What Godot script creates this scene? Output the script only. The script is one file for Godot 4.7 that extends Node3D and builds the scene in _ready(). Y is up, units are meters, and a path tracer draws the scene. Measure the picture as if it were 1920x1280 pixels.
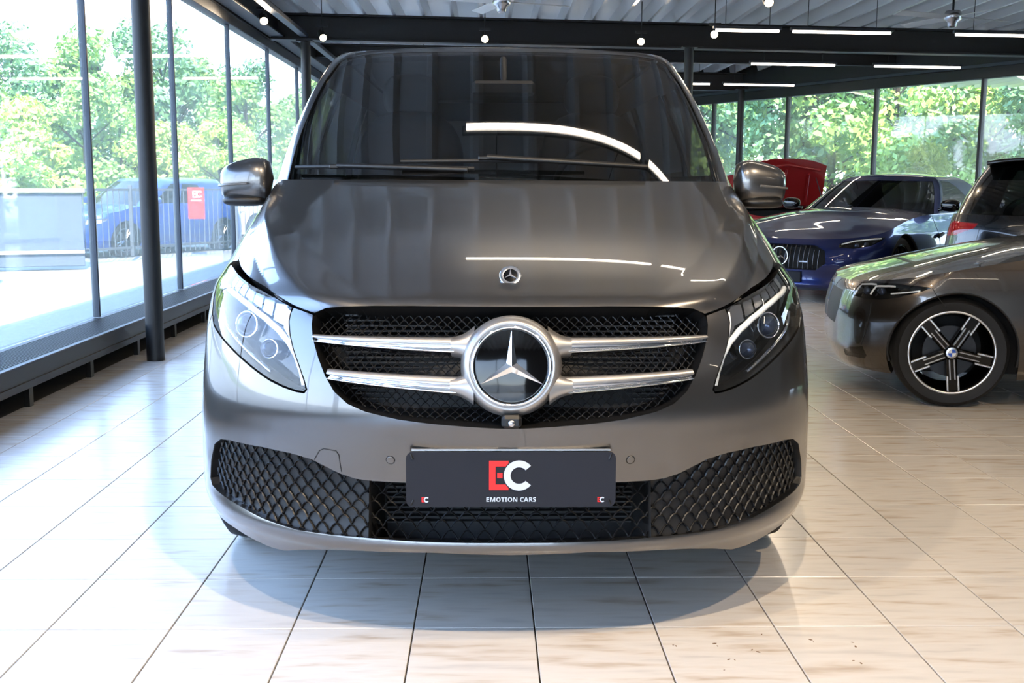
extends Node3D

# ---------------------------------------------------------------- helpers
class MB:
	var v := PackedVector3Array()
	var n := PackedVector3Array()
	func tn(a, b, c, na, nb, nc):
		v.append(a); v.append(c); v.append(b)
		n.append(na); n.append(nc); n.append(nb)
	func tri(a, b, c):
		var m = (b - a).cross(c - a)
		if m.length_squared() < 1e-16: return
		m = m.normalized()
		tn(a, b, c, m, m, m)
	func quad(a, b, c, d):
		tri(a, b, c); tri(a, c, d)
	func grid(rows, closed := false):
		var R = rows.size()
		var C = rows[0].size()
		var nn = []
		for i in R:
			var l := PackedVector3Array()
			for j in C:
				var a = rows[max(i - 1, 0)][j]
				var b = rows[min(i + 1, R - 1)][j]
				var c = rows[i][(j - 1 + C) % C] if closed else rows[i][max(j - 1, 0)]
				var d = rows[i][(j + 1) % C] if closed else rows[i][min(j + 1, C - 1)]
				var m = (b - a).cross(d - c)
				if m.length_squared() < 1e-18:
					var ii = clampi(i, 1, R - 2)
					m = (rows[min(ii + 1, R - 1)][j] - rows[ii - 1][j]).cross(rows[ii][min(j + 1, C - 1)] - rows[ii][max(j - 1, 0)])
				l.append(m.normalized())
			nn.append(l)
		for i in R - 1:
			for j in (C if closed else C - 1):
				var k = (j + 1) % C
				tn(rows[i][j], rows[i + 1][j], rows[i + 1][k], nn[i][j], nn[i + 1][j], nn[i + 1][k])
				tn(rows[i][j], rows[i + 1][k], rows[i][k], nn[i][j], nn[i + 1][k], nn[i][k])
	func box(c, s, bas := Basis(), b := 0.0):
		var h = s * 0.5
		b = min(b, min(h.x, min(h.y, h.z)) * 0.9)
		var ax = [Vector3.RIGHT, Vector3.UP, Vector3.BACK]
		for a in 3:
			var u = (a + 1) % 3
			var w = (a + 2) % 3
			for sg in [-1.0, 1.0]:
				var q = []
				for k in [[-1, -1], [1, -1], [1, 1], [-1, 1]]:
					q.append(c + bas * (ax[a] * sg * h[a] + ax[u] * k[0] * (h[u] - b) + ax[w] * k[1] * (h[w] - b)))
				if sg < 0: q.reverse()
				quad(q[0], q[1], q[2], q[3])
			if b > 0.0:
				for su in [-1.0, 1.0]:
					for sw in [-1.0, 1.0]:
						var q = []
						for e in [-1.0, 1.0]:
							q.append(c + bas * (ax[a] * e * (h[a] - b) + ax[u] * su * h[u] + ax[w] * sw * (h[w] - b)))
							q.append(c + bas * (ax[a] * e * (h[a] - b) + ax[u] * su * (h[u] - b) + ax[w] * sw * h[w]))
						if su * sw > 0: quad(q[0], q[1], q[3], q[2])
						else: quad(q[1], q[0], q[2], q[3])
		if b > 0.0:
			for sx in [-1.0, 1.0]:
				for sy in [-1.0, 1.0]:
					for sz in [-1.0, 1.0]:
						var p = [Vector3(sx * h.x, sy * (h.y - b), sz * (h.z - b)), Vector3(sx * (h.x - b), sy * h.y, sz * (h.z - b)), Vector3(sx * (h.x - b), sy * (h.y - b), sz * h.z)]
						for k in 3: p[k] = c + bas * p[k]
						if sx * sy * sz > 0: tri(p[0], p[1], p[2])
						else: tri(p[0], p[2], p[1])
	func tube(path, r, sides := 6, closed := false, flat := 1.0):
		var rows = []
		var N = path.size()
		var up := Vector3.ZERO
		for i in N:
			var t = (path[(i + 1) % N] - path[(i - 1 + N) % N]) if closed else (path[min(i + 1, N - 1)] - path[max(i - 1, 0)])
			t = t.normalized()
			if up == Vector3.ZERO:
				up = Vector3.UP if abs(t.y) < 0.9 else Vector3.RIGHT
			var x = t.cross(up).normalized()
			up = x.cross(t).normalized()
			var l := PackedVector3Array()
			var rr = r[i] if r is Array or r is PackedFloat32Array else r
			for k in sides:
				var a = TAU * k / sides
				l.append(path[i] + x * cos(a) * rr + up * sin(a) * rr * flat)
			rows.append(l)
		if closed: rows.append(rows[0])
		grid(rows, true)
		if not closed:
			for e in [0, N - 1]:
				for k in range(1, sides - 1):
					if e == 0: tri(rows[0][0], rows[0][k], rows[0][k + 1])
					else: tri(rows[e][0], rows[e][k + 1], rows[e][k])
	func lathe(prof, seg, xf := Transform3D()):
		# prof: array of Vector2(radius, height) along local y
		var rows = []
		for p in prof:
			var l := PackedVector3Array()
			for k in seg:
				var a = TAU * k / seg
				l.append(xf * Vector3(cos(a) * p.x, p.y, sin(a) * p.x))
			rows.append(l)
		for i in rows.size() - 1:
			grid([rows[i], rows[i + 1]], true)
	func slathe(prof, seg, xf := Transform3D()):
		var rows = []
		for p in prof:
			var l := PackedVector3Array()
			for k in seg:
				var a = TAU * k / seg
				l.append(xf * Vector3(cos(a) * max(p.x, 1e-4), p.y, sin(a) * max(p.x, 1e-4)))
			rows.append(l)
		grid(rows, true)
	func ext(poly, z0, z1, xf := Transform3D()):
		var idx = Geometry2D.triangulate_polygon(poly)
		for i in range(0, idx.size(), 3):
			var a = poly[idx[i]]
			var b = poly[idx[i + 1]]
			var c = poly[idx[i + 2]]
			if (b - a).cross(c - a) < 0:
				var t = b
				b = c
				c = t
			tri(xf * Vector3(a.x, a.y, z1), xf * Vector3(b.x, b.y, z1), xf * Vector3(c.x, c.y, z1))
			tri(xf * Vector3(a.x, a.y, z0), xf * Vector3(c.x, c.y, z0), xf * Vector3(b.x, b.y, z0))
		var cw = Geometry2D.is_polygon_clockwise(poly)
		for i in poly.size():
			var a = poly[i]
			var b = poly[(i + 1) % poly.size()]
			if cw:
				var t = a
				a = b
				b = t
			quad(xf * Vector3(a.x, a.y, z0), xf * Vector3(b.x, b.y, z0), xf * Vector3(b.x, b.y, z1), xf * Vector3(a.x, a.y, z1))
	func ball(xf, nu := 16, nv := 10, e := 1.0):
		var rows = []
		for i in nv + 1:
			var l := PackedVector3Array()
			var p = -PI / 2 + PI * i / nv
			for k in nu:
				var a = TAU * k / nu
				var cx = cos(a)
				var sx = sin(a)
				var cp = cos(p)
				var sp = sin(p)
				l.append(xf * Vector3(sign(cx) * pow(abs(cx), e) * pow(abs(cp), e), sign(sp) * pow(abs(sp), e), sign(sx) * pow(abs(sx), e) * pow(abs(cp), e)))
			rows.append(l)
		grid(rows, true)
	func mesh() -> ArrayMesh:
		var m := ArrayMesh.new()
		var a := []
		a.resize(Mesh.ARRAY_MAX)
		a[Mesh.ARRAY_VERTEX] = v
		a[Mesh.ARRAY_NORMAL] = n
		m.add_surface_from_arrays(Mesh.PRIMITIVE_TRIANGLES, a)
		return m

static func herm(t: PackedVector2Array, x: float) -> float:
	return Shell.hm(t, x)

static func tab(a) -> PackedVector2Array:
	var p := PackedVector2Array()
	for i in range(0, a.size(), 2): p.append(Vector2(a[i], a[i + 1]))
	return p

static func mir(p: PackedVector2Array) -> PackedVector2Array:
	var q := PackedVector2Array()
	for i in range(p.size() - 1, -1, -1): q.append(Vector2(-p[i].x, p[i].y))
	return q

# A body surface that wraps round a car from nose centre (s = 0) to tail centre (s = smax); x = half width(y) * plan, z = -distance behind the nose
class Shell:
	var L := 4.0
	var o := 0.0
	var bl := 1.1
	var lin := false
	var w: PackedVector2Array
	var df: PackedVector2Array
	var dr: PackedVector2Array
	var al := PackedFloat32Array()
	var px := PackedVector2Array()
	var smax := 0.0
	var ridge := PackedVector2Array()
	var ridge_h := 0.0
	func _init(c):
		L = c.L; w = c.w; df = c.df; dr = c.dr
		lin = c.get("lin", false); bl = c.get("bl", 1.1); o = c.get("o", 0.0)
		px.append(Vector2(0, 0))
		for i in range(1, 161):
			var a = PI / 2 * i / 160.0
			px.append(Vector2(pow(sin(a), 2.0 / c.pf), c.Df * (1 - cos(a))))
		px.append(Vector2(1, L - c.Dr))
		for i in range(1, 161):
			var a = PI / 2 * (160 - i) / 160.0
			px.append(Vector2(pow(sin(a), 2.0 / c.pr) if i < 160 else 0.0, L - c.Dr * (1 - cos(a))))
		var t := 0.0
		al.append(0.0)
		for i in range(1, px.size()):
			t += Vector2((px[i].x - px[i - 1].x) * c.w0, px[i].y - px[i - 1].y).length()
			al.append(t)
		smax = t
	func XT(a: float) -> Vector2:
		var i := al.bsearch(a)
		if i <= 0: return px[0]
		if i >= al.size(): return px[px.size() - 1]
		var d := al[i] - al[i - 1]
		return px[i - 1].lerp(px[i], (a - al[i - 1]) / d if d > 0.0 else 0.0)
	func s_of(T: float) -> float:
		for i in range(1, px.size()):
			if px[i].y >= T:
				return lerpf(al[i - 1], al[i], (T - px[i - 1].y) / maxf(px[i].y - px[i - 1].y, 1e-9))
		return smax
	func P(s: float, y: float) -> Vector3:
		var q := XT(absf(s))
		var T := q.y
		var wf := 1.0 - T / L if lin else maxf(0.0, 1.0 - T / bl)
		var wr := T / L if lin else maxf(0.0, 1.0 - (L - T) / bl)
		var d := T + Shell.hm(df, y) * wf - Shell.hm(dr, y) * wr + o
		if ridge_h > 0.0 and y > 0.86:
			var k0 := absf(absf(s) - Shell.hm(ridge, y)) / 0.16
			var k := sqrt(k0 * k0 + 0.012)
			d -= ridge_h * maxf(0.0, 1.0 - k) * smoothstep(0.87, 0.95, y) * (1.0 - smoothstep(1.09, 1.2, y))
		return Vector3(signf(s) * Shell.hm(w, y) * q.x, y, -d)
	static func hm(t: PackedVector2Array, x: float) -> float:
		var c := t.size()
		if x <= t[0].x: return t[0].y
		if x >= t[c - 1].x: return t[c - 1].y
		var i := 0
		while t[i + 1].x < x: i += 1
		var h := t[i + 1].x - t[i].x
		var m1 := (t[i + 1].y - t[i].y) / h
		var m0 := m1
		var m2 := m1
		if i > 0:
			var a := (t[i].y - t[i - 1].y) / (t[i].x - t[i - 1].x)
			m0 = 0.0 if a * m1 <= 0.0 else 2.0 * a * m1 / (a + m1)
		if i < c - 2:
			var b := (t[i + 2].y - t[i + 1].y) / (t[i + 2].x - t[i + 1].x)
			m2 = 0.0 if b * m1 <= 0.0 else 2.0 * b * m1 / (b + m1)
		var u := (x - t[i].x) / h
		var u2 := u * u
		var u3 := u2 * u
		return (2 * u3 - 3 * u2 + 1) * t[i].y + (u3 - 2 * u2 + u) * m0 * h + (-2 * u3 + 3 * u2) * t[i + 1].y + (u3 - u2) * m2 * h
	func N(s: float, y: float) -> Vector3:
		var e := 0.005
		var s0 := s - e
		var s1 := s + e
		if absf(s) > smax - e * 2.0:
			s0 = s - e * 2.0 * signf(s) if s > 0 else s
			s1 = s if s > 0 else s + e * 2.0
		var m := (P(s1, y) - P(s0, y)).cross(P(s, y + e) - P(s, y - e))
		if m.length_squared() < 1e-18: return Vector3(0, 0, -1.0)
		return m.normalized()
	func at(s: float, y: float, off := 0.0) -> Vector3:
		return P(s, y) + N(s, y) * off if off != 0.0 else P(s, y)

# the piece of a body surface inside a polygon of (s, y), less holes
func patch(mb: MB, sh: Shell, poly: PackedVector2Array, holes := [], cs := 0.03, cy := 0.02, off := 0.0):
	var lo := poly[0]
	var hi := poly[0]
	for p in poly:
		lo = lo.min(p); hi = hi.max(p)
	var i0 := int(floor(lo.x / cs))
	var j0 := int(floor(lo.y / cy))
	var i1 := int(ceil(hi.x / cs))
	var j1 := int(ceil(hi.y / cy))
	var mark := {}
	var st := minf(cs, cy) / 12.0
	for q in [poly] + holes:
		for k in q.size():
			var a: Vector2 = q[k]
			var b: Vector2 = q[(k + 1) % q.size()]
			var m := int(ceil(a.distance_to(b) / st)) + 1
			for t in m + 1:
				var p := a.lerp(b, float(t) / m)
				mark[Vector2i(int(floor(p.x / cs)), int(floor(p.y / cy)))] = true
	var cache := {}
	for j in range(j0, j1 + 1):
		for i in range(i0, i1 + 1):
			var c := PackedVector2Array([Vector2(i * cs, j * cy), Vector2((i + 1) * cs, j * cy), Vector2((i + 1) * cs, (j + 1) * cy), Vector2(i * cs, (j + 1) * cy)])
			if not mark.has(Vector2i(i, j)):
				var m := Vector2((i + 0.5) * cs, (j + 0.5) * cy)
				if not Geometry2D.is_point_in_polygon(m, poly): continue
				var out := false
				for h in holes:
					if Geometry2D.is_point_in_polygon(m, h): out = true
				if out: continue
				var q := []
				for k in 4:
					var key := Vector2i(i + (1 if k == 1 or k == 2 else 0), j + (1 if k > 1 else 0))
					if not cache.has(key):
						var nn := sh.N(c[k].x, c[k].y)
						cache[key] = [sh.P(c[k].x, c[k].y) + nn * off, nn]
					q.append(cache[key])
				mb.tn(q[0][0], q[1][0], q[2][0], q[0][1], q[1][1], q[2][1])
				mb.tn(q[0][0], q[2][0], q[3][0], q[0][1], q[2][1], q[3][1])
				continue
			var pieces = Geometry2D.intersect_polygons(c, poly)
			for h in holes:
				var nx := []
				for p in pieces:
					for r in Geometry2D.clip_polygons(p, h):
						if not Geometry2D.is_polygon_clockwise(r): nx.append(r)
				pieces = nx
			for p in pieces:
				if p.size() < 3: continue
				var idx = Geometry2D.triangulate_polygon(p)
				var pp := []
				for a in p:
					var nn := sh.N(a.x, a.y)
					pp.append([sh.P(a.x, a.y) + nn * off, nn])
				for k in range(0, idx.size(), 3):
					var a = idx[k]
					var b = idx[k + 1]
					var d = idx[k + 2]
					if (p[b] - p[a]).cross(p[d] - p[a]) < 0:
						var t = b
						b = d
						d = t
					mb.tn(pp[a][0], pp[b][0], pp[d][0], pp[a][1], pp[b][1], pp[d][1])

# the edge of such a piece, turned inwards
func rim(mb: MB, sh: Shell, poly: PackedVector2Array, depth: float, off := 0.0, step := 0.03):
	for k in poly.size():
		var a := poly[k]
		var b := poly[(k + 1) % poly.size()]
		var m := int(ceil(a.distance_to(b) / step))
		for t in m:
			var p := a.lerp(b, float(t) / m)
			var q := a.lerp(b, float(t + 1) / m)
			var np := sh.N(p.x, p.y)
			var nq := sh.N(q.x, q.y)
			var P := sh.P(p.x, p.y)
			var Q := sh.P(q.x, q.y)
			mb.quad(P + np * off, P + np * (off - depth), Q + nq * (off - depth), Q + nq * off)

func curve_on(sh: Shell, pts: PackedVector2Array, off: float, step := 0.03) -> PackedVector3Array:
	var o := PackedVector3Array()
	for k in pts.size() - 1:
		var m := maxi(1, int(ceil(pts[k].distance_to(pts[k + 1]) / step)))
		for t in m:
			var p := pts[k].lerp(pts[k + 1], float(t) / m)
			o.append(sh.at(p.x, p.y, off))
	o.append(sh.at(pts[-1].x, pts[-1].y, off))
	return o

func shrink(p: PackedVector2Array, d: float) -> PackedVector2Array:
	var r = Geometry2D.offset_polygon(p, -d)
	var best := p
	var big := -1.0
	for q in r:
		var a := 0.0
		for i in q.size(): a += q[i].cross(q[(i + 1) % q.size()])
		if abs(a) > big:
			big = abs(a); best = q
	return best

# wire mesh of fish-scale arches inside a polygon
func scales(mb: MB, sh: Shell, poly: PackedVector2Array, a: float, h: float, off: float, r: float, segs := 5):
	var lo := poly[0]
	var hi := poly[0]
	for p in poly:
		lo = lo.min(p); hi = hi.max(p)
	var j0 := int(floor(lo.y / h)) - 1
	for j in range(j0, int(ceil(hi.y / h)) + 1):
		var i0 := int(floor(lo.x / a)) - 1
		for i in range(i0, int(ceil(hi.x / a)) + 1):
			var x0 := i * a + (a * 0.5 if posmod(j, 2) == 1 else 0.0)
			for k in segs:
				var t0 := float(k) / segs
				var t1 := float(k + 1) / segs
				var p := Vector2(x0 + a * t0, j * h + h * (1.0 - pow(2 * t0 - 1, 2.0)))
				var q := Vector2(x0 + a * t1, j * h + h * (1.0 - pow(2 * t1 - 1, 2.0)))
				if not Geometry2D.is_point_in_polygon((p + q) * 0.5, poly): continue
				var n := sh.N((p.x + q.x) * 0.5, (p.y + q.y) * 0.5)
				var P := sh.P(p.x, p.y) + n * off
				var Q := sh.P(q.x, q.y) + n * off
				var side := (Q - P).cross(n).normalized() * r
				var up := n * r * 1.6
				mb.quad(P + side + up * 0.2, Q + side + up * 0.2, Q + up, P + up)
				mb.quad(P + up, Q + up, Q - side + up * 0.2, P - side + up * 0.2)
				mb.quad(P + side - up, Q + side - up, Q + side + up * 0.2, P + side + up * 0.2)
				mb.quad(P - side + up * 0.2, Q - side + up * 0.2, Q - side - up, P - side - up)

var names := {}
func numbered(called: String) -> String:
	if not names.has(called):
		names[called] = 0
		return called
	names[called] += 1
	return "%s_%03d" % [called, names[called]]

func thing(called, label, category, at := Vector3.ZERO, turn := 0.0, group := "") -> Node3D:
	var o := Node3D.new()
	o.name = numbered(called)
	add_child(o)
	o.position = at
	o.rotation.y = turn
	o.set_meta("label", label)
	o.set_meta("category", category)
	if group != "": o.set_meta("group", group)
	return o

func part(parent, called, mesh, mat) -> MeshInstance3D:
	var o := MeshInstance3D.new()
	o.name = called
	o.mesh = mesh.mesh() if mesh is MB else mesh
	o.material_override = mat
	parent.add_child(o, true)
	return o

func sub(parent, called) -> Node3D:
	var o := Node3D.new()
	o.name = called
	parent.add_child(o, true)
	return o

func struct(called) -> Node3D:
	var o := Node3D.new()
	o.name = called
	add_child(o)
	o.set_meta("kind", "structure")
	return o

func dup(o, called) -> Node3D:
	var c = o.duplicate()
	c.name = numbered(called)
	add_child(c)
	return c

func mat(c: Color, rough := 0.5, metal := 0.0) -> StandardMaterial3D:
	var m := StandardMaterial3D.new()
	m.albedo_color = c
	m.roughness = rough
	m.metallic = metal
	return m

func paint(c: Color, rough := 0.32, metal := 0.7) -> StandardMaterial3D:
	var m := mat(c, rough, metal)
	m.clearcoat_enabled = true
	m.clearcoat = 1.0
	m.clearcoat_roughness = 0.02
	return m

func glass(c: Color, alpha: float) -> StandardMaterial3D:
	var m := mat(Color(c.r, c.g, c.b, alpha), 0.02)
	m.transparency = BaseMaterial3D.TRANSPARENCY_ALPHA
	return m

func glow(c: Color, e: float) -> StandardMaterial3D:
	var m := mat(c, 0.4)
	m.emission_enabled = true
	m.emission = c
	m.emission_energy_multiplier = e
	return m

var M := {}

func _ready():
	setup_view()
	setup_materials()
	build_room()
	build_van()
	build_neighbours()
	build_lamps()
	build_outside()

func setup_view():
	var cam := Camera3D.new()
	cam.name = "camera"
	add_child(cam)
	cam.fov = rad_to_deg(2.0 * atan(640.0 / 2000.0))
	cam.near = 0.05
	cam.far = 400.0
	var yaw := 0.0221257515
	var pit := 0.145092624
	var roll := 0.00473440898
	var right := Vector3(cos(yaw), 0, sin(yaw))
	var fwd := Vector3(sin(yaw) * cos(pit), -sin(pit), -cos(yaw) * cos(pit))
	var up := right.cross(fwd)
	var r2 := right * cos(roll) + up * sin(roll)
	var u2 := up * cos(roll) - right * sin(roll)
	cam.transform = Transform3D(Basis(r2, u2, -fwd), Vector3(0, 1.2, 0))
	cam.current = true
	var we := WorldEnvironment.new()
	we.name = "world"
	var e := Environment.new()
	e.background_mode = Environment.BG_SKY
	var sky := Sky.new()
	var sm := ProceduralSkyMaterial.new()
	sm.sky_top_color = Color(0.60, 0.76, 1.0)
	sm.sky_horizon_color = Color(0.90, 0.96, 1.0)
	sm.ground_bottom_color = Color(0.55, 0.55, 0.53)
	sm.ground_horizon_color = Color(0.85, 0.88, 0.9)
	sm.sky_energy_multiplier = SKY_E
	sm.ground_energy_multiplier = SKY_E
	sky.sky_material = sm
	e.sky = sky
	e.tonemap_mode = Environment.TONE_MAPPER_LINEAR
	e.tonemap_exposure = EXPOSURE
	e.sdfgi_enabled = true
	e.ssao_enabled = true
	e.ssil_enabled = true
	we.environment = e
	add_child(we)
	var sun := DirectionalLight3D.new()
	sun.name = "sun"
	sun.light_energy = SUN_E
	sun.light_color = Color(1.0, 0.96, 0.88)
	sun.light_angular_distance = 0.6
	sun.shadow_enabled = true
	add_child(sun)
	sun.look_at_from_position(Vector3(3, 10, 12), Vector3.ZERO)

const SKY_E := 3.0
const SUN_E := 8.0
const EXPOSURE := 1.0
const DECK_Y := 3.30
const TX := 0.33119
const TZ := 0.37623

func noise_tex(freq: float, ramp: Array, seed_ := 1, size := 512, oct := 5) -> NoiseTexture2D:
	var t := NoiseTexture2D.new()
	t.width = size
	t.height = size
	t.seamless = true
	t.generate_mipmaps = true
	var f := FastNoiseLite.new()
	f.seed = seed_
	f.noise_type = FastNoiseLite.TYPE_SIMPLEX
	f.frequency = freq
	f.fractal_octaves = oct
	t.noise = f
	var g := Gradient.new()
	g.offsets = PackedFloat32Array()
	g.colors = PackedColorArray()
	var off := PackedFloat32Array()
	var col := PackedColorArray()
	for i in range(0, ramp.size(), 2):
		off.append(ramp[i]); col.append(ramp[i + 1])
	g.offsets = off
	g.colors = col
	t.color_ramp = g
	return t

func setup_materials():
	M.paint = paint(Color(0.405, 0.40, 0.395), 0.30, 0.93)
	M.black = mat(Color(0.02, 0.02, 0.022), 0.45)
	M.gloss = mat(Color(0.012, 0.012, 0.014), 0.06)
	M.plastic = mat(Color(0.055, 0.057, 0.062), 0.55)
	M.wire = mat(Color(0.05, 0.052, 0.056), 0.42)
	M.dark = mat(Color(0.015, 0.015, 0.016), 0.8)
	M.chrome = mat(Color(0.92, 0.92, 0.93), 0.06, 1.0)
	M.satin = mat(Color(0.66, 0.65, 0.64), 0.36, 0.85)
	M.silver = mat(Color(0.75, 0.75, 0.76), 0.25, 1.0)
	M.rubber = mat(Color(0.022, 0.022, 0.023), 0.7)
	M.lens = glass(Color(0.25, 0.27, 0.28), 0.05)
	M.ws = glass(Color(0.01, 0.014, 0.013), 0.70)
	M.tint = glass(Color(0.012, 0.016, 0.015), 0.93)
	M.carglass = glass(Color(0.01, 0.013, 0.014), 0.86)
	M.leather = mat(Color(0.03, 0.03, 0.032), 0.55)
	M.steel = mat(Color(0.035, 0.038, 0.042), 0.5)
	M.rail = mat(Color(0.03, 0.032, 0.035), 0.45)
	M.alu = mat(Color(0.24, 0.26, 0.29), 0.45, 0.5)
	M.pane = glass(Color(0.86, 0.95, 0.93), 0.15)
	M.white = mat(Color(0.80, 0.80, 0.79), 0.6)
	M.grey = mat(Color(0.45, 0.45, 0.45), 0.7)
	M.red = mat(Color(0.78, 0.08, 0.06), 0.45)
	M.letter = mat(Color(0.72, 0.75, 0.79), 0.45)
	M.deck = mat(Color(0.84, 0.84, 0.84), 0.34, 0.45)
	M.brake = mat(Color(0.16, 0.16, 0.165), 0.4, 0.7)
	M.clear = mat(Color(0.92, 0.95, 0.97), 0.05, 0.0)
	M.bmw = paint(Color(0.33, 0.31, 0.29), 0.24, 0.9)
	M.blue = paint(Color(0.06, 0.12, 0.33), 0.36, 0.75)
	M.blackpaint = paint(Color(0.012, 0.012, 0.013), 0.2, 0.1)
	M.redpaint = paint(Color(0.52, 0.03, 0.035), 0.4, 0.3)
	M.machined = mat(Color(0.80, 0.79, 0.78), 0.28, 0.9)
	M.badge_blue = mat(Color(0.05, 0.25, 0.62), 0.3)
	M.redlens = glass(Color(0.75, 0.03, 0.03), 0.55)
	M.tailred = mat(Color(0.5, 0.02, 0.02), 0.25)
	M.cream = mat(Color(0.72, 0.66, 0.58), 0.6)
	M.paving = mat(Color(0.56, 0.56, 0.55), 0.85)
	M.paving.albedo_texture = noise_tex(0.02, [0.0, Color(0.82, 0.82, 0.80), 1.0, Color(1, 1, 1)], 3)
	M.paving.uv1_triplanar = true
	M.paving.uv1_world_triplanar = true
	M.grass = mat(Color(0.24, 0.38, 0.10), 0.9)
	M.fence = mat(Color(0.30, 0.33, 0.36), 0.5, 0.3)
	M.bluewall = mat(Color(0.27, 0.32, 0.38), 0.8)
	M.bark = mat(Color(0.16, 0.12, 0.09), 0.9)
	M.yardblue = paint(Color(0.10, 0.25, 0.55), 0.35, 0.5)
	M.yardwhite = paint(Color(0.78, 0.79, 0.80), 0.35, 0.0)
	M.leaves = []
	for c in [Color(0.50, 0.63, 0.32), Color(0.63, 0.74, 0.36), Color(0.38, 0.53, 0.33), Color(0.70, 0.76, 0.38), Color(0.32, 0.48, 0.34), Color(0.56, 0.67, 0.48)]:
		var lm := mat(c, 0.6)
		lm.backlight_enabled = true
		lm.backlight = Color(c.r * .55, c.g * .6, c.b * .3)
		lm.cull_mode = BaseMaterial3D.CULL_DISABLED
		M.leaves.append(lm)
	M.plate = mat(Color(0.15, 0.155, 0.175), 0.55)
	M.plate.metallic_specular = 0.2
	M.darkchrome = mat(Color(0.30, 0.30, 0.31), 0.25, 0.9)
	M.core = mat(Color(0.10, 0.10, 0.10), 0.7)
	M.fin = mat(Color(0.12, 0.12, 0.12), 0.6, 0.0)
	M.crumb = mat(Color(0.42, 0.31, 0.20), 0.9)
	M.bulblens = mat(Color(0.20, 0.24, 0.32), 0.02, 0.5)
	M.lensclear = mat(Color(0.35, 0.34, 0.33), 0.1)
	M.bulb = glow(Color(1.0, 0.88, 0.70), 30.0)
	M.tube = glow(Color(1.0, 0.95, 0.88), 7.0)
	M.tiles = []
	for k in 3:
		var m := mat(Color(1, 1, 1), 0.2)
		m.albedo_texture = noise_tex(0.006 + 0.002 * k, [0.0, Color(0.70, 0.64, 0.57), 0.28, Color(0.795, 0.76, 0.71), 0.5, Color(0.82, 0.795, 0.755), 0.75, Color(0.80, 0.775, 0.735), 1.0, Color(0.74, 0.715, 0.68)], 11 + k, 512, 5)
		m.uv1_triplanar = true
		m.uv1_world_triplanar = true
		m.uv1_scale = Vector3(0.42, 0.5, 2.6)
		m.uv1_offset = Vector3(0.31 * k, 0.17 * k, 0.53 * k)
		m.roughness = 0.20 + 0.02 * k
		m.metallic_specular = 0.5
		M.tiles.append(m)
	M.grout = mat(Color(0.20, 0.19, 0.175), 0.8)

# ---------------------------------------------------------------- the hall
func build_room():
	build_floor()
	build_left_wall()
	build_right_wall()
	build_other_walls()
	build_ceiling()

func build_floor():
	var f := struct("floor")
	f.set_meta("label", "cream stone floor tiles with dark joints across the showroom")
	var b := MB.new()
	b.box(Vector3(4.75, -0.112, -8.5), Vector3(15.2, 0.2, 31.0))
	part(f, "grout_bed", b, M.grout)
	var mb := MB.new()
	mb.box(Vector3(0, -0.008, 0), Vector3(TX - 0.004, 0.016, TZ - 0.004), Basis(), 0.0012)
	var tile := mb.mesh()
	var x0 := -1.19753
	var z0 := -2.40541
	var all := []
	var cam := Vector3(0, 1.2, 0)
	for i in range(-4, 40):
		for j in range(-22, 56):
			var c := Vector3(x0 + (i + 0.5) * TX, 0, z0 - (j + 0.5) * TZ)
			if c.x < -2.5 or c.x > 12.0 or c.z > 5.9 or c.z < -23.0: continue
			var rel := c - cam
			var depth := -rel.z * 0.989 + 0.174
			var seen := false
			if depth > 0.5:
				var u := absf(rel.x - 0.02 * depth) / depth
				var dv := (-rel.y * 0.989 + rel.z * 0.145) / depth
				seen = u < 0.53 and dv < 0.37
				if c.x > -0.75 and c.x < 0.85 and c.z < -3.5 and c.z > -8.0: seen = false
			all.append([c, -depth if seen else -100.0 - depth, (i * 7 + j * 13 + (i * j) % 5) % 3])
	all.sort_custom(func(a, b2): return a[1] > b2[1])
	var rest := [[], [], []]
	for k in all.size():
		if k < 300:
			var o := part(f, "tile", tile, M.tiles[posmod(all[k][2], 3)])
			o.position = all[k][0]
		else:
			rest[posmod(all[k][2], 3)].append(all[k][0])
	var cr := MB.new()
	var spots := tab([0.489, -2.665, 0.496, -2.659, 0.601, -2.674, 0.605, -2.658, 0.617, -2.577, 0.632, -2.574, 0.691, -2.634, 0.704, -2.621, 0.741, -2.730, 0.864, -2.695, 0.867, -2.681, 0.970, -2.677, 0.970, -2.650, 0.936, -2.567, 0.950, -2.552, 0.592, -2.517])
	for k in spots.size():
		var bs := Basis(Vector3.UP, k * 1.7)
		var w := .0016 + .0022 * ((k * 7) % 5) / 4.0
		cr.ext(PackedVector2Array([Vector2(-w * 1.6, 0), Vector2(-w * .4, w * .8), Vector2(w * 1.3, w * .5), Vector2(w * 1.7, -w * .3), Vector2(0, -w * .7)]), 0.0, .0008, Transform3D(bs * Basis(Vector3.RIGHT, -PI / 2), Vector3(spots[k].x, .0, spots[k].y)))
	var crumbs := thing("dirt_crumbs", "brown dirt crumbs scattered on the tiles before the van", "dirt")
	crumbs.set_meta("kind", "stuff")
	part(crumbs, "crumbs", cr, M.crumb)
	for v in 3:
		var mm := MultiMesh.new()
		mm.transform_format = MultiMesh.TRANSFORM_3D
		mm.mesh = tile
		mm.instance_count = rest[v].size()
		for k in rest[v].size(): mm.set_instance_transform(k, Transform3D(Basis(), rest[v][k]))
		var mi := MultiMeshInstance3D.new()
		mi.name = "far_tiles"
		mi.multimesh = mm
		mi.material_override = M.tiles[v]
		mi.set_meta("kind", "stuff")
		f.add_child(mi, true)

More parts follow.
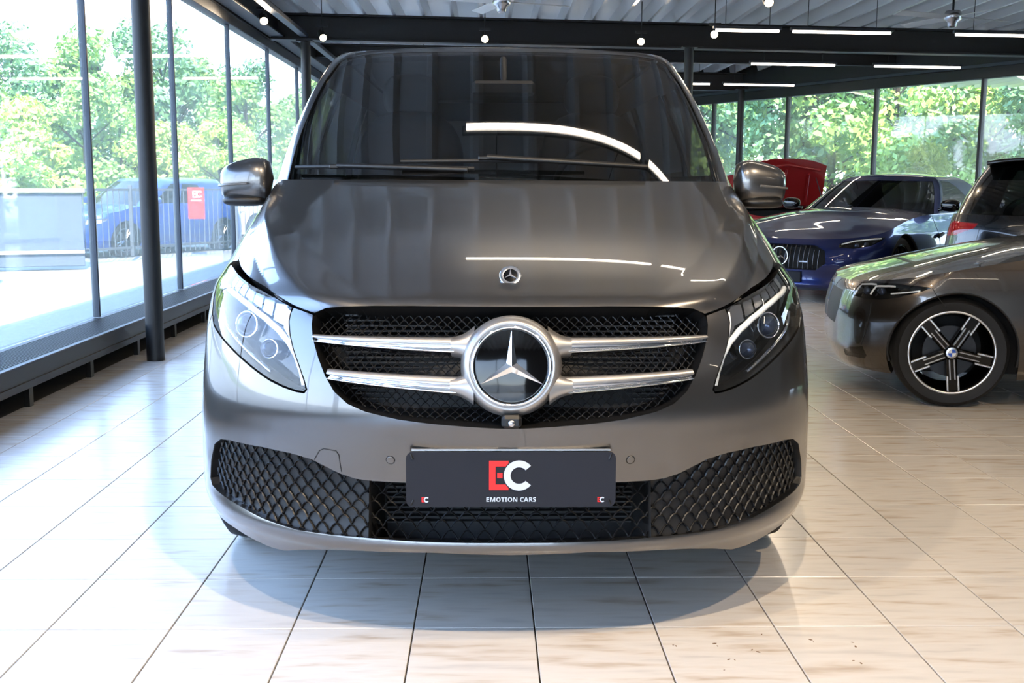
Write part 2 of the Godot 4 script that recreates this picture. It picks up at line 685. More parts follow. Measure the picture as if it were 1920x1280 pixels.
const GX := -2.82
func build_left_wall():
	var w := struct("wall_left")
	w.set_meta("label", "floor to ceiling glass wall with slim dark mullions")
	var pane := MB.new()
	pane.box(Vector3(0, 1.575, 0), Vector3(0.012, 2.65, 2.09))
	var pm := pane.mesh()
	var mu := MB.new()
	mu.box(Vector3(0, 1.575, 0), Vector3(0.05, 2.65, 0.022), Basis(), 0.003)
	var mm := mu.mesh()
	for k in range(-5, 9):
		var z := -(7.69 + 2.1 * k)
		var o := part(w, "mullion", mm, M.alu)
		o.position = Vector3(GX, 0, z)
		if k < 8:
			var p := part(w, "pane", pm, M.pane)
			p.position = Vector3(GX, 0, z - 1.05)
	var b := MB.new()
	b.box(Vector3(GX, 2.95, -8.6), Vector3(0.12, 0.12, 31.0), Basis(), 0.006)
	part(w, "head_rail", b, M.alu)
	b = MB.new()
	b.box(Vector3(GX - 0.02, 3.25, -8.6), Vector3(0.2, 0.5, 31.0))
	part(w, "fascia", b, M.steel)
	b = MB.new()
	b.box(Vector3(GX, 0.12, -8.6), Vector3(0.10, 0.25, 31.0))
	part(w, "sill", b, M.steel)
	# heating bench along the glass
	var h := thing("convector_bench", "long black convector bench with slatted grating along the glass wall", "convector", Vector3(-2.44, 0, 0))
	b = MB.new()
	b.box(Vector3(-0.012, 0.185, -8.3), Vector3(0.024, 0.13, 28.4), Basis(), 0.003)
	part(h, "front_panel", b, M.rail)
	b = MB.new()
	b.box(Vector3(0.004, 0.16, -8.3), Vector3(0.012, 0.006, 28.4))
	part(h, "panel_groove", b, M.black)
	b = MB.new()
	b.box(Vector3(-0.012, 0.254, -8.3), Vector3(0.03, 0.010, 28.4), Basis(), 0.002)
	part(h, "edge_trim", b, M.alu)
	b = MB.new()
	b.box(Vector3(-0.165, 0.17, -8.3), Vector3(0.30, 0.03, 28.4))
	part(h, "tray", b, M.black)
	var slat := MB.new()
	slat.box(Vector3(0, 0.243, -8.3), Vector3(0.008, 0.022, 28.4))
	var sl := slat.mesh()
	for k in 15:
		var o := part(h, "slat", sl, M.rail)
		o.position.x = -0.045 - 0.0195 * k
	var leg := MB.new()
	leg.box(Vector3(-0.06, 0.06, 0), Vector3(0.03, 0.12, 0.05))
	var lm := leg.mesh()
	for k in range(-6, 24):
		var o := part(h, "foot", lm, M.rail)
		o.position.z = -0.35 - 0.9 * k
	# round steel columns
	var zc := [[-2.29, -0.9, "round dark steel column beside the bench, next to the camera"], [-2.29, -7.30, "round dark steel column standing on the tiles beside the bench"], [-2.29, -13.75, "round dark steel column carrying the big beam by the glass wall"], [2.57, -14.05, "slim round steel column under the big beam behind the van"], [4.62, -19.9, "slim round steel column near the far corner of the hall"]]
	for c in zc:
		var t := thing("steel_column", c[2], "column", Vector3(c[0], 0, c[1]))
		b = MB.new()
		b.slathe([Vector2(0.06, 0.0), Vector2(0.06, 1.0), Vector2(0.06, 2.0), Vector2(0.06, 2.97)], 28)
		part(t, "shaft", b, M.steel)
		b = MB.new()
		b.box(Vector3(0, 2.965, 0), Vector3(0.2, 0.014, 0.2))
		part(t, "head_plate", b, M.steel)

func build_right_wall():
	var w := struct("wall_right")
	w.set_meta("label", "slanting glass wall with dark mullions behind the parked cars")
	var a := Vector3(4.36, 0, -20.99)
	var d := Vector3(0.97, 0, 1.70)
	var turn := atan2(d.x, d.z)
	var L := d.length()
	var pane := MB.new()
	pane.box(Vector3(0, 1.42, 0), Vector3(0.012, 2.72, L - 0.03))
	var pm := pane.mesh()
	var mu := MB.new()
	mu.box(Vector3(0, 1.42, 0), Vector3(0.09, 2.72, 0.045), Basis(), 0.004)
	var mm := mu.mesh()
	for k in range(-1, 8):
		var o := part(w, "mullion", mm, M.steel)
		o.position = a + d * k
		o.rotation.y = turn
		if k < 7:
			var p := part(w, "pane", pm, M.pane)
			p.position = a + d * (k + 0.5)
			p.rotation.y = turn
	var bs := Basis(Vector3.UP, turn)
	var c := a + d * 3.0
	var b := MB.new()
	b.box(c + Vector3(0, 2.86, 0), Vector3(0.16, 0.16, L * 8.2), bs, 0.006)
	part(w, "head_beam", b, M.steel)
	b = MB.new()
	b.box(c + Vector3(-0.10, 2.965, -0.06), Vector3(0.02, 0.05, L * 8.2), bs, 0.003)
	part(w, "cable_tray", b, M.alu)
	b = MB.new()
	b.box(c + Vector3(0.05, 3.25, 0.03), Vector3(0.12, 0.62, L * 8.2), bs)
	part(w, "fascia", b, M.steel)
	b = MB.new()
	b.box(c + Vector3(0, 0.03, 0), Vector3(0.12, 0.08, L * 8.2), bs)
	part(w, "sill", b, M.steel)

func build_other_walls():
	var w := struct("wall_far")
	var b := MB.new()
	b.box(Vector3(0.6, 1.75, -22.75), Vector3(7.2, 3.5, 0.2))
	part(w, "plaster", b, M.white)
	w = struct("wall_side")
	b = MB.new()
	b.box(Vector3(11.3, 1.75, -1.2), Vector3(0.2, 3.5, 15.6))
	part(w, "plaster", b, M.grey)
	w = struct("wall_near")
	b = MB.new()
	b.box(Vector3(6.35, 1.75, 6.1), Vector3(10.1, 3.5, 0.2))
	part(w, "plaster", b, M.grey)
	b = MB.new()
	b.box(Vector3(-.8, 3.0, 6.1), Vector3(4.2, 1.0, 0.2))
	part(w, "lintel", b, M.grey)
	var pm := MB.new()
	pm.box(Vector3(0, 1.25, 6.1), Vector3(2.08, 2.5, 0.012))
	var mu := MB.new()
	mu.box(Vector3(0, 1.25, 6.1), Vector3(0.05, 2.5, 0.09), Basis(), 0.004)
	for k in 3:
		var o := part(w, "mullion", mu, M.steel)
		o.position.x = -2.9 + 2.1 * k
		if k < 2:
			var p := part(w, "pane", pm, M.pane)
			p.position.x = -1.85 + 2.1 * k

func ibeam(mb: MB, a: Vector3, b: Vector3, h := 0.32, wd := 0.2):
	var d := (b - a).normalized()
	var bas := Basis(d, Vector3.UP, d.cross(Vector3.UP))
	var c := (a + b) * 0.5
	var L := a.distance_to(b)
	mb.box(c + Vector3(0, 0.012, 0), Vector3(L, 0.024, wd), bas, 0.003)
	mb.box(c + Vector3(0, h - 0.012, 0), Vector3(L, 0.024, wd), bas, 0.003)
	mb.box(c + Vector3(0, h * 0.5, 0), Vector3(L, h - 0.05, 0.014), bas)

func build_ceiling():
	var c := struct("ceiling")
	c.set_meta("label", "galvanised corrugated roof deck on black steel beams")
	# trapezoidal deck, one sheet covers three ribs
	var pitch := 0.36
	var sheet := MB.new()
	var prof := []
	for k in 3:
		var x := k * pitch
		prof += [Vector2(x, 0), Vector2(x + 0.04, 0.0), Vector2(x + 0.07, 0.17), Vector2(x + 0.33, 0.17)]
	prof.append(Vector2(3 * pitch, 0))
	for k in prof.size() - 1:
		var p = prof[k]
		var q = prof[k + 1]
		sheet.quad(Vector3(p.x, p.y, 6.2), Vector3(p.x, p.y, -23.0), Vector3(q.x, q.y, -23.0), Vector3(q.x, q.y, 6.2))
	var sm := sheet.mesh()
	for k in 14:
		var o := part(c, "deck_sheet", sm, M.deck)
		o.position = Vector3(-3.0 + 1.08 * k, DECK_Y, 0)
	var b := MB.new()
	b.box(Vector3(4.4, 3.58, -8.4), Vector3(15.6, 0.14, 29.6))
	part(c, "roof_slab", b, M.white)
	# beams
	for r in [[Vector3(-2.7, 2.97, -0.5), Vector3(11.2, 2.97, -1.6)], [Vector3(-2.7, 2.97, -6.9), Vector3(11.2, 2.97, -8.0)], [Vector3(-2.7, 2.97, -13.68), Vector3(8.4, 2.97, -14.9)], [Vector3(-2.7, 2.97, -20.0), Vector3(5.0, 2.97, -20.3)]]:
		b = MB.new()
		ibeam(b, r[0], r[1])
		part(c, "main_beam", b, M.steel)
	for r in [[Vector3(-2.7, 3.1, -16.6), Vector3(7.0, 3.1, -17.3)], [Vector3(-2.7, 3.1, -10.3), Vector3(9.8, 3.1, -11.2)], [Vector3(-2.7, 3.1, -3.7), Vector3(11.2, 3.1, -4.6)]]:
		b = MB.new()
		ibeam(b, r[0], r[1], 0.2, 0.12)
		part(c, "purlin", b, M.steel)
	# edge beams along the left wall and the track beside the columns
	b = MB.new()
	ibeam(b, Vector3(-2.62, 3.0, 6.0), Vector3(-2.62, 3.0, -23.0), 0.3, 0.18)
	part(c, "edge_beam", b, M.steel)
	b = MB.new()
	b.box(Vector3(-2.29, 3.03, -8.6), Vector3(0.09, 0.05, 29.0), Basis(), 0.004)
	part(c, "cable_duct", b, M.alu)

# ---------------------------------------------------------------- wheels
# a wheel whose outer face looks along local +x, axle at the origin
func wheel(parent, R: float, width: float, rimR: float, spokes: int, face, back) -> Node3D:
	var w := sub(parent, "wheel")
	var xf := Transform3D(Basis(Vector3(0, 0, 1), -PI / 2), Vector3.ZERO)  # local y -> x
	var h := width * 0.5
	var mb := MB.new()
	mb.slathe([Vector2(rimR - 0.01, -h * 0.8), Vector2(rimR + 0.01, -h * 0.95), Vector2(rimR + 0.05, -h), Vector2(R - 0.03, -h * 0.97), Vector2(R - 0.008, -h * 0.82), Vector2(R, -h * 0.55), Vector2(R, 0.0), Vector2(R, h * 0.55), Vector2(R - 0.008, h * 0.82), Vector2(R - 0.03, h * 0.97), Vector2(rimR + 0.05, h), Vector2(rimR + 0.01, h * 0.95), Vector2(rimR - 0.012, h * 0.86)], 56, xf)
	part(w, "tyre", mb, M.rubber)
	mb = MB.new()
	mb.slathe([Vector2(rimR - 0.012, h * 0.93), Vector2(rimR + 0.004, h * 0.9), Vector2(rimR - 0.008, h * 0.82), Vector2(rimR - 0.03, h * 0.3), Vector2(rimR - 0.04, -h * 0.8)], 56, xf)
	part(w, "rim_barrel", mb, back)
	mb = MB.new()
	mb.slathe([Vector2(rimR - 0.009, h * 0.92), Vector2(rimR - 0.004, h * 0.955), Vector2(rimR + 0.002, h * 0.93)], 56, xf)
	part(w, "rim_lip", mb, face)
	mb = MB.new()
	mb.lathe([Vector2(0.0, h * 0.25), Vector2(rimR * 0.62, h * 0.25), Vector2(rimR * 0.62, h * 0.10), Vector2(0.0, h * 0.10)], 32, xf)
	part(w, "brake_disc", mb, M.brake)
	for k in spokes:
		var a := TAU * (k + 0.5) / spokes
		var rad := Vector3(0, cos(a), sin(a))
		var tan_ := Vector3(0, -sin(a), cos(a))
		var bas := Basis(Vector3.RIGHT, rad, Vector3.RIGHT.cross(rad))
		mb = MB.new()
		mb.box(Vector3(h * 0.66, 0, 0) + rad * (rimR * 0.52), Vector3(h * 0.3, rimR * 0.94, rimR * 0.25), bas, 0.008)
		var sp := part(w, "spoke", mb, back)
		mb = MB.new()
		for e in [-1.0, 1.0]:
			mb.box(Vector3(h * 0.83, 0, 0) + rad * (rimR * 0.78) + tan_ * e * rimR * 0.125, Vector3(h * 0.12, rimR * 0.42, rimR * 0.05), bas, 0.003)
			mb.box(Vector3(h * 0.83, 0, 0) + rad * (rimR * 0.42) + tan_ * e * rimR * 0.055, Vector3(h * 0.12, rimR * 0.50, rimR * 0.028), bas, 0.003)
		part(w, "spoke_face", mb, face)
	mb = MB.new()
	mb.slathe([Vector2(rimR * 0.17, h * 0.5), Vector2(rimR * 0.165, h * 0.85), Vector2(rimR * 0.13, h * 0.93), Vector2(0.0, h * 0.94)], 24, xf)
	part(w, "hub_cap", mb, back)
	return w

func full(half: PackedVector2Array) -> PackedVector2Array:
	# half runs from the centre line out and back to the centre line on the right; add its mirror
	var p := half.duplicate()
	p.append_array(mir(half))
	return p

func arch(sh: Shell, Tc: float, yc: float, R: float, a0: float, a1: float, n := 20) -> PackedVector2Array:
	var p := PackedVector2Array()
	for k in n + 1:
		var a := lerpf(a0, a1, float(k) / n)
		p.append(Vector2(sh.s_of(Tc + R * cos(a)), yc + R * sin(a)))
	return p

func both(sh, parent, called, poly, holes, material, cs, cy, edge := 0.02):
	for sg in [1, -1]:
		var mb := MB.new()
		var p = poly if sg > 0 else mir(poly)
		var hs := []
		for h in holes: hs.append(h if sg > 0 else mir(h))
		patch(mb, sh, p, hs, cs, cy)
		if edge > 0.0:
			rim(mb, sh, p, edge)
			for h in hs: rim(mb, sh, h, edge)
		part(parent, called, mb, material)

# ---------------------------------------------------------------- the van
func build_van():
	var van := thing("passenger_van", "large grey brown metallic van facing the camera with chrome star grille", "van", Vector3(0.057, 0, -2.60))
	var sh := Shell.new({"L": 5.14, "w0": 0.95, "Df": 0.80, "pf": 2.6, "Dr": 0.25, "pr": 5.0, "bl": 2.0,
		"w": tab([.15, .93, .25, .948, .32, .960, .40, .963, .5, .958, .6, .946, .7, .938, .80, .931, .9, .915, .95, .895, 1.0, .881, 1.1, .856, 1.22, .832]),
		"df": tab([.15, .10, .24, .06, .265, .035, .285, .03, .33, .045, .42, .05, .5, .03, .56, .012, .62, .0, .70, .012, .80, .045, .895, .10, .945, .19, 1.03, .40, 1.12, .69, 1.219, 1.02, 1.24, 1.09]),
		"dr": tab([.15, .08, 1.3, .0])})
	sh.ridge = tab([.86, .50, .883, .524, .902, .542, .915, .567, .942, .628, .978, .711, 1.025, .817, 1.066, .92, 1.107, 1.053, 1.141, 1.15, 1.192, 1.22])
	sh.ridge_h = 0.04
	var hood := tab([0, .893, .138, .893, .269, .893, .368, .891, .455, .887, .504, .882, .538, .868, .575, .875, .614, .884, .683, .904, .756, .921, .872, .939, .96, .956, 1.031, .974, 1.068, .998, 1.07, 1.027, 1.087, 1.065, 1.131, 1.104, 1.19, 1.15, 1.26, 1.195, 1.29, 1.219])
	var head := tab([.614, .882, .682, .901, .753, .916, .864, .932, .965, .946, 1.03, .956, 1.10, .962, 1.14, .952, 1.137, .918, 1.114, .876, 1.071, .823, 1.025, .798, .964, .782, .873, .757, .792, .732, .727, .710, .672, .692, .622, .680, .576, .672, .550, .671, .542, .680, .553, .706, .572, .742, .594, .780, .609, .812, .619, .845, .618, .865])
	var grille := tab([0, .893, .138, .893, .269, .891, .455, .885, .514, .879, .536, .865, .541, .842, .533, .809, .511, .761, .488, .719, .460, .682, .421, .654, .372, .637, .285, .621, .199, .612, .116, .606, .049, .602, 0, .600])
	var lower := tab([0, .446, .272, .445, .354, .445, .399, .448, .445, .460, .478, .474, .527, .493, .591, .502, .686, .505, .844, .498, .907, .489, .962, .462, 1.001, .403, 1.022, .347, 1.006, .330, .939, .324, .810, .316, .696, .303, .576, .294, .473, .295, .379, .296, .247, .294, .119, .293, 0, .293])
	var lip := tab([0, .256, .206, .263, .385, .255, .484, .243, .573, .227, .650, .208, .711, .208, .784, .216, .873, .226, .962, .229])
	var Tw := 0.99
	var Ra := 0.375
	# bonnet
	var mb := MB.new()
	var hp := hood.duplicate()
	hp.append(Vector2(0, 1.219))
	hp = shrink(full(hp), 0.002)
	patch(mb, sh, hp, [], 0.014, 0.005)
	rim(mb, sh, hp, 0.03)
	part(van, "bonnet", mb, M.paint)
	# bumper: lip, wheel arch front, up to the headlight, round the grille
	var ar := arch(sh, Tw, .335, Ra, PI + 0.26, PI - 0.76, 12)
	var bp := lip.duplicate()
	bp.append_array(ar)
	bp.append(Vector2(1.105, .80))
	for i in range(10, head.size()): bp.append(head[i])
	bp.append(Vector2(.612, .880))
	bp.append(Vector2(.575, .873))
	bp.append(Vector2(.542, .866))
	for i in range(6, grille.size()): bp.append(grille[i])
	bp = full(bp)
	bp = shrink(bp, 0.0015)
	var lf := full(lower)
	mb = MB.new()
	patch(mb, sh, bp, [lf], 0.02, 0.012)
	rim(mb, sh, bp, 0.03)
	rim(mb, sh, lf, 0.035)
	part(van, "bumper", mb, M.paint)
	# wings with the wheel arches
	var fp := tab([1.031, .972, 1.10, .966, 1.145, .955, 1.141, .918, 1.118, .874, 1.075, .821, 1.108, .80])
	fp.append_array(arch(sh, Tw, .335, Ra, PI - 0.77, -0.26, 26))
	fp.append(Vector2(sh.s_of(1.42), .235))
	fp.append(Vector2(sh.s_of(1.42), 1.21))
	fp.append_array(tab([1.29, 1.219, 1.26, 1.197, 1.19, 1.152, 1.131, 1.106, 1.087, 1.067, 1.07, 1.029, 1.068, 1.0]))
	both(sh, van, "wing", shrink(fp, 0.0015), [], M.paint, 0.025, 0.015)
	# doors, flanks, tail
	var cuts := [1.425, 2.55, 3.65]
	for k in 2:
		var a := sh.s_of(cuts[k])
		var b := sh.s_of(cuts[k + 1])
		both(sh, van, ["front_door", "sliding_door"][k], shrink(tab([a, .26, b, .26, b, 1.21, a, 1.21]), 0.002), [], M.paint, 0.08, 0.04)
	var qp := PackedVector2Array([Vector2(sh.s_of(3.655), .26)])
	qp.append_array(arch(sh, 4.09, .335, Ra, PI + 0.2, -0.2, 24))
	qp.append_array(PackedVector2Array([Vector2(sh.s_of(4.9), .28), Vector2(sh.s_of(5.0), 1.21), Vector2(sh.s_of(3.655), 1.21)]))
	both(sh, van, "rear_quarter", qp, [], M.paint, 0.06, 0.04)
	var tp := tab([sh.s_of(4.9) + .005, .28, sh.smax, .28, sh.smax, 1.21, sh.s_of(5.0) + .005, 1.21])
	both(sh, van, "tailgate", tp, [], M.paint, 0.06, 0.05)
	van_grille(van, sh, full(grille))
	van_lower(van, sh, lower)
	for sg in [1, -1]: van_headlight(van, sh, head if sg > 0 else mir(head), sg)
	van_glasshouse(van)
	van_front_bits(van, sh)
	# underside and wheels
	mb = MB.new()
	mb.box(Vector3(0, .42, -2.7), Vector3(1.36, .40, 4.7))
	mb.box(Vector3(0, .55, -.56), Vector3(1.1, .5, .70))
	mb.box(Vector3(0, .80, -1.0), Vector3(1.3, .45, .5))
	part(van, "underbody", mb, M.dark)
	for a in [[-1.01, 1], [-1.01, -1], [-4.09, 1], [-4.09, -1]]:
		var wn := wheel(van, .335, .225, .225, 5, M.silver, M.gloss)
		wn.position = Vector3(a[1] * .825, .335, a[0])
		if a[1] < 0: wn.rotation.y = PI

func van_grille(van, sh: Shell, gp: PackedVector2Array):
	var g := sub(van, "grille")
	var mb := MB.new()
	rim(mb, sh, gp, 0.14, 0.001)
	part(g, "frame", mb, M.black)
	mb = MB.new()
	patch(mb, sh, gp, [], 0.05, 0.03, -0.14)
	var core := part(g, "radiator", mb, M.core)
	for k in 20:
		var yy := .615 + .0138 * k
		mb = MB.new()
		mb.box(Vector3(0, yy, -.185), Vector3(.86, .004, .03))
		part(core, "radiator_fin", mb, M.fin)
	mb = MB.new()
	scales(mb, sh, shrink(gp, 0.004), 0.0262, 0.0125, -0.035, 0.0012)
	part(g, "wire_mesh", mb, M.wire)
	# twin louvres with chrome strips on both sides of the star
	for sg in [1.0, -1.0]:
		for b in [[.536, .800, .821, .783, .826], [.484, .709, .738, .681, .728]]:
			var top := []
			var low := []
			for k in 15:
				var t := k / 14.0
				var s: float = lerpf(b[0], 0.085, t)
				var lo: float = lerpf(b[1], b[3], t)
				var hi: float = lerpf(b[2], b[4], t)
				var mid := lerpf(lo, hi, 0.52)
				var e := minf(1.0, (1.0 - t) * 6.0)
				var r1 := PackedVector3Array()
				for q in [[hi, -.05], [hi, -.012], [lerpf(hi, mid, .25), -.002], [mid, .004], [mid - .002, -.004]]: r1.append(sh.at(s * sg, q[0], q[1]))
				top.append(r1)
				var r2 := PackedVector3Array()
				for q in [[mid - .001, -.004], [lerpf(lo, mid, .62), -.012], [lerpf(lo, mid, .45), -.006], [lerpf(lo, mid, .2), .001], [lo, -.006], [lo, -.05]]: r2.append(sh.at(s * sg, q[0], q[1]))
				low.append(r2)
			if sg < 0:
				top.reverse(); low.reverse()
			mb = MB.new()
			mb.grid(top)
			part(g, "louvre", mb, M.satin)
			mb = MB.new()
			mb.grid(low)
			part(g, "chrome_strip", mb, M.chrome)
	# ring housing, dark disc, chrome ring and three-pointed star
	var c := sh.P(0, .754)
	var n := Vector3(0, 0.16, 1).normalized()
	var xf := Transform3D(Basis(n.cross(Vector3.UP).normalized() * -1.0, n, Vector3.ZERO), c)
	xf.basis.z = xf.basis.x.cross(xf.basis.y)
	mb = MB.new()
	mb.slathe([Vector2(.128, -.05), Vector2(.127, -.012), Vector2(.121, .008), Vector2(.112, .020), Vector2(.104, .022), Vector2(.100, .016)], 64, xf)
	part(g, "star_housing", mb, M.satin)
	for sg in [1.0, -1.0]:
		for yy in [.804, .705]:
			mb = MB.new()
			var rows := []
			for k in 7:
				var t := k / 6.0
				var s := lerpf(.155, .095, t)
				var hh := lerpf(.021, .046, t * t)
				var l := PackedVector3Array()
				for q in [[1.0, -.04], [1.0, -.008], [.5, .004], [0.0, .007], [-.5, .004], [-1.0, -.008], [-1.0, -.04]]: l.append(sh.at(s * sg, yy + q[0] * hh, q[1] + t * .006))
				rows.append(l)
			if sg < 0: rows.reverse()
			mb.grid(rows)
			part(g, "housing_arm", mb, M.satin)
	mb = MB.new()
	mb.slathe([Vector2(.101, .010), Vector2(.102, .020), Vector2(.098, .027), Vector2(.093, .024), Vector2(.091, .012)], 64, xf)
	part(g, "star_ring", mb, M.chrome)
	mb = MB.new()
	mb.slathe([Vector2(.093, .010), Vector2(.06, .0145), Vector2(.03, .016), Vector2(0.0, .0165)], 48, xf)
	part(g, "star_disc", mb, M.gloss)
	part(g, "star", star(xf, .091, .0145, .030), M.chrome)
	# camera under the star
	var cp := sh.P(0, .622)
	mb = MB.new()
	mb.box(cp + Vector3(0, 0, .004), Vector3(.05, .034, .05), Basis(), .008)
	var cam := part(g, "camera_block", mb, M.black)
	mb = MB.new()
	mb.ball(Transform3D(Basis().scaled(Vector3(.009, .009, .006)), cp + Vector3(0, -.002, .029)), 16, 8)
	part(cam, "camera_lens", mb, M.silver)

# a faceted three-pointed star lying in the plane of xf (axis = local y)
func star(xf: Transform3D, R: float, z0: float, z1: float) -> MB:
	var mb := MB.new()
	var ring := []
	for k in 6:
		var a := PI / 2 + PI / 3 * k
		var r := R if k % 2 == 0 else R * 0.165
		ring.append(Vector2(cos(a), sin(a)) * r)
	var f := func(p: Vector2, h: float): return xf * Vector3(p.x, h, -p.y)
	for k in 6:
		var a: Vector2 = ring[k]
		var b: Vector2 = ring[(k + 1) % 6]
		var ha := z0 + 0.004
		mb.tri(f.call(a, ha), f.call(b, ha), f.call(Vector2.ZERO, z1))
		mb.quad(f.call(a, z0 - .004), f.call(b, z0 - .004), f.call(b, ha), f.call(a, ha))
	return mb

func van_lower(van, sh: Shell, lower: PackedVector2Array):
	var g := sub(van, "lower_grille")
	var lf := full(lower)
	var mb := MB.new()
	rim(mb, sh, lf, 0.02, -0.004)
	part(g, "frame", mb, M.black)
	# centre part open, side parts closed
	var mid := Geometry2D.intersect_polygons(lf, tab([-.372, .2, .372, .2, .358, .6, -.358, .6]))[0]
	mb = MB.new()
	patch(mb, sh, mid, [], 0.05, 0.03, -0.16)
	rim(mb, sh, mid, 0.16, -0.004)
	var core := part(g, "charge_cooler", mb, M.core)
	for k in 10:
		mb = MB.new()
		mb.box(Vector3(0, .30 + .014 * k, -.20), Vector3(.66, .004, .03))
		part(core, "cooler_fin", mb, M.fin)
	mb = MB.new()
	scales(mb, sh, shrink(mid, 0.002), 0.0445, 0.0215, -0.02, 0.0019, 6)
	part(g, "wire_mesh", mb, M.wire)
	for sg in [1, -1]:
		var side = Geometry2D.intersect_polygons(lf, tab([.372, .2, 1.2, .2, 1.2, .6, .358, .6]) if sg > 0 else mir(tab([.372, .2, 1.2, .2, 1.2, .6, .358, .6])))[0]
		mb = MB.new()
		patch(mb, sh, side, [], 0.03, 0.02, -0.026)
		rim(mb, sh, side, 0.05, -0.02)
		var ins := part(g, "side_insert", mb, M.plastic)
		mb = MB.new()
		scales(mb, sh, shrink(side, 0.002), 0.0445, 0.0215, -0.022, 0.0021, 6)
		part(ins, "scale_ribs", mb, M.wire)

func van_headlight(van, sh: Shell, hp: PackedVector2Array, sg: int):
	var h := sub(van, "headlight")
	var mb := MB.new()
	var q := shrink(hp, 0.004)
	rim(mb, sh, q, 0.07, -0.002)
	part(h, "seal", mb, M.black)
	mb = MB.new()
	patch(mb, sh, q, [], 0.03, 0.02, -0.07)
	part(h, "housing", mb, M.gloss)
	var S := func(a): 
		var p := tab(a)
		return p if sg > 0 else PackedVector2Array(Array(p).map(func(v): return Vector2(-v.x, v.y)))
	# daytime light guides: inner blade, long sweep, lower edge
	mb = MB.new()
	mb.tube(curve_on(sh, S.call([.566, .690, .578, .725, .60, .765, .628, .795, .675, .825, .74, .852, .83, .878, .93, .898, 1.05, .915]), -.022, .02), .0085, 8)
	part(h, "light_guide", mb, M.clear)
	mb = MB.new()
	mb.tube(curve_on(sh, S.call([.556, .690, .566, .715, .590, .765, .614, .81, .630, .845, .632, .872]), -.014, .02), .007, 8)
	part(h, "light_guide", mb, M.clear)
	mb = MB.new()
	mb.tube(curve_on(sh, S.call([.70, .712, .76, .735, .84, .762, .92, .786, 1.0, .808, 1.06, .84]), -.03, .02), .006, 8)
	part(h, "chrome_edge", mb, M.chrome)
	# ribbed reflector band under the bonnet edge
	for k in 7:
		var s := .655 + .055 * k
		var y0: float = herm(tab([.6, .800, .675, .838, .74, .862, .83, .888, .93, .905, 1.05, .920]), s + .02)
		var y1: float = herm(tab([.614, .872, .683, .893, .756, .909, .872, .927, 1.0, .94, 1.1, .95]), s + .02)
		mb = MB.new()
		patch(mb, sh, S.call([s, y0, s + .046, y0 + .012, s + .046, y1 + .004, s, y1]) if sg > 0 else mir(tab([s, y0, s + .046, y0 + .012, s + .046, y1 + .004, s, y1])), [], .02, .015, -.02)
		part(h, "reflector_cell", mb, M.silver)
	mb = MB.new()
	var cell := tab([.62, .800, .655, .832, .655, .885, .63, .872])
	patch(mb, sh, cell if sg > 0 else mir(cell), [], .02, .015, -.02)
	part(h, "reflector_cell", mb, M.silver)
	# projectors
	for b in [[.875, .828, .031], [.735, .775, .022]]:
		var c := sh.at(b[0] * sg, b[1], -.05)
		var n := (sh.N(b[0] * sg, b[1]) + Vector3(0, 0, 1.2)).normalized()
		var x := Vector3.UP.cross(n).normalized()
		var xf := Transform3D(Basis(x, n, x.cross(n)), c)
		mb = MB.new()
		mb.slathe([Vector2(b[2] * 1.25, -.015), Vector2(b[2] * 1.25, .006), Vector2(b[2] * 1.12, .012), Vector2(b[2] * 1.02, .002)], 28, xf)
		var bz := part(h, "projector_bezel", mb, M.chrome)
		mb = MB.new()
		mb.slathe([Vector2(b[2], .0), Vector2(b[2] * .86, .014), Vector2(b[2] * .6, .024), Vector2(b[2] * .3, .029), Vector2(0, .031)], 28, xf)
		part(bz, "projector_lens", mb, M.bulblens)
	mb = MB.new()
	patch(mb, sh, q, [], 0.02, 0.012, -0.001)
	part(h, "lens_cover", mb, M.lens)

func roof_cap(sh: Shell, y: float, crown: float, n := 60, m := 20) -> MB:
	var rows := []
	for i in n + 1:
		var s := sh.smax * i / n
		var p := sh.P(s, y)
		var T := sh.XT(s).y / sh.L
		var c := crown * pow(sin(PI * clampf(T, 0.0, 1.0)), 0.5)
		var l := PackedVector3Array()
		for j in m + 1:
			var x := p.x * (1.0 - 2.0 * j / m)
			l.append(Vector3(x, y + c * (1.0 - pow(absf(1.0 - 2.0 * j / m), 2.4)), p.z))
		rows.append(l)
	var mb := MB.new()
	mb.grid(rows)
	return mb

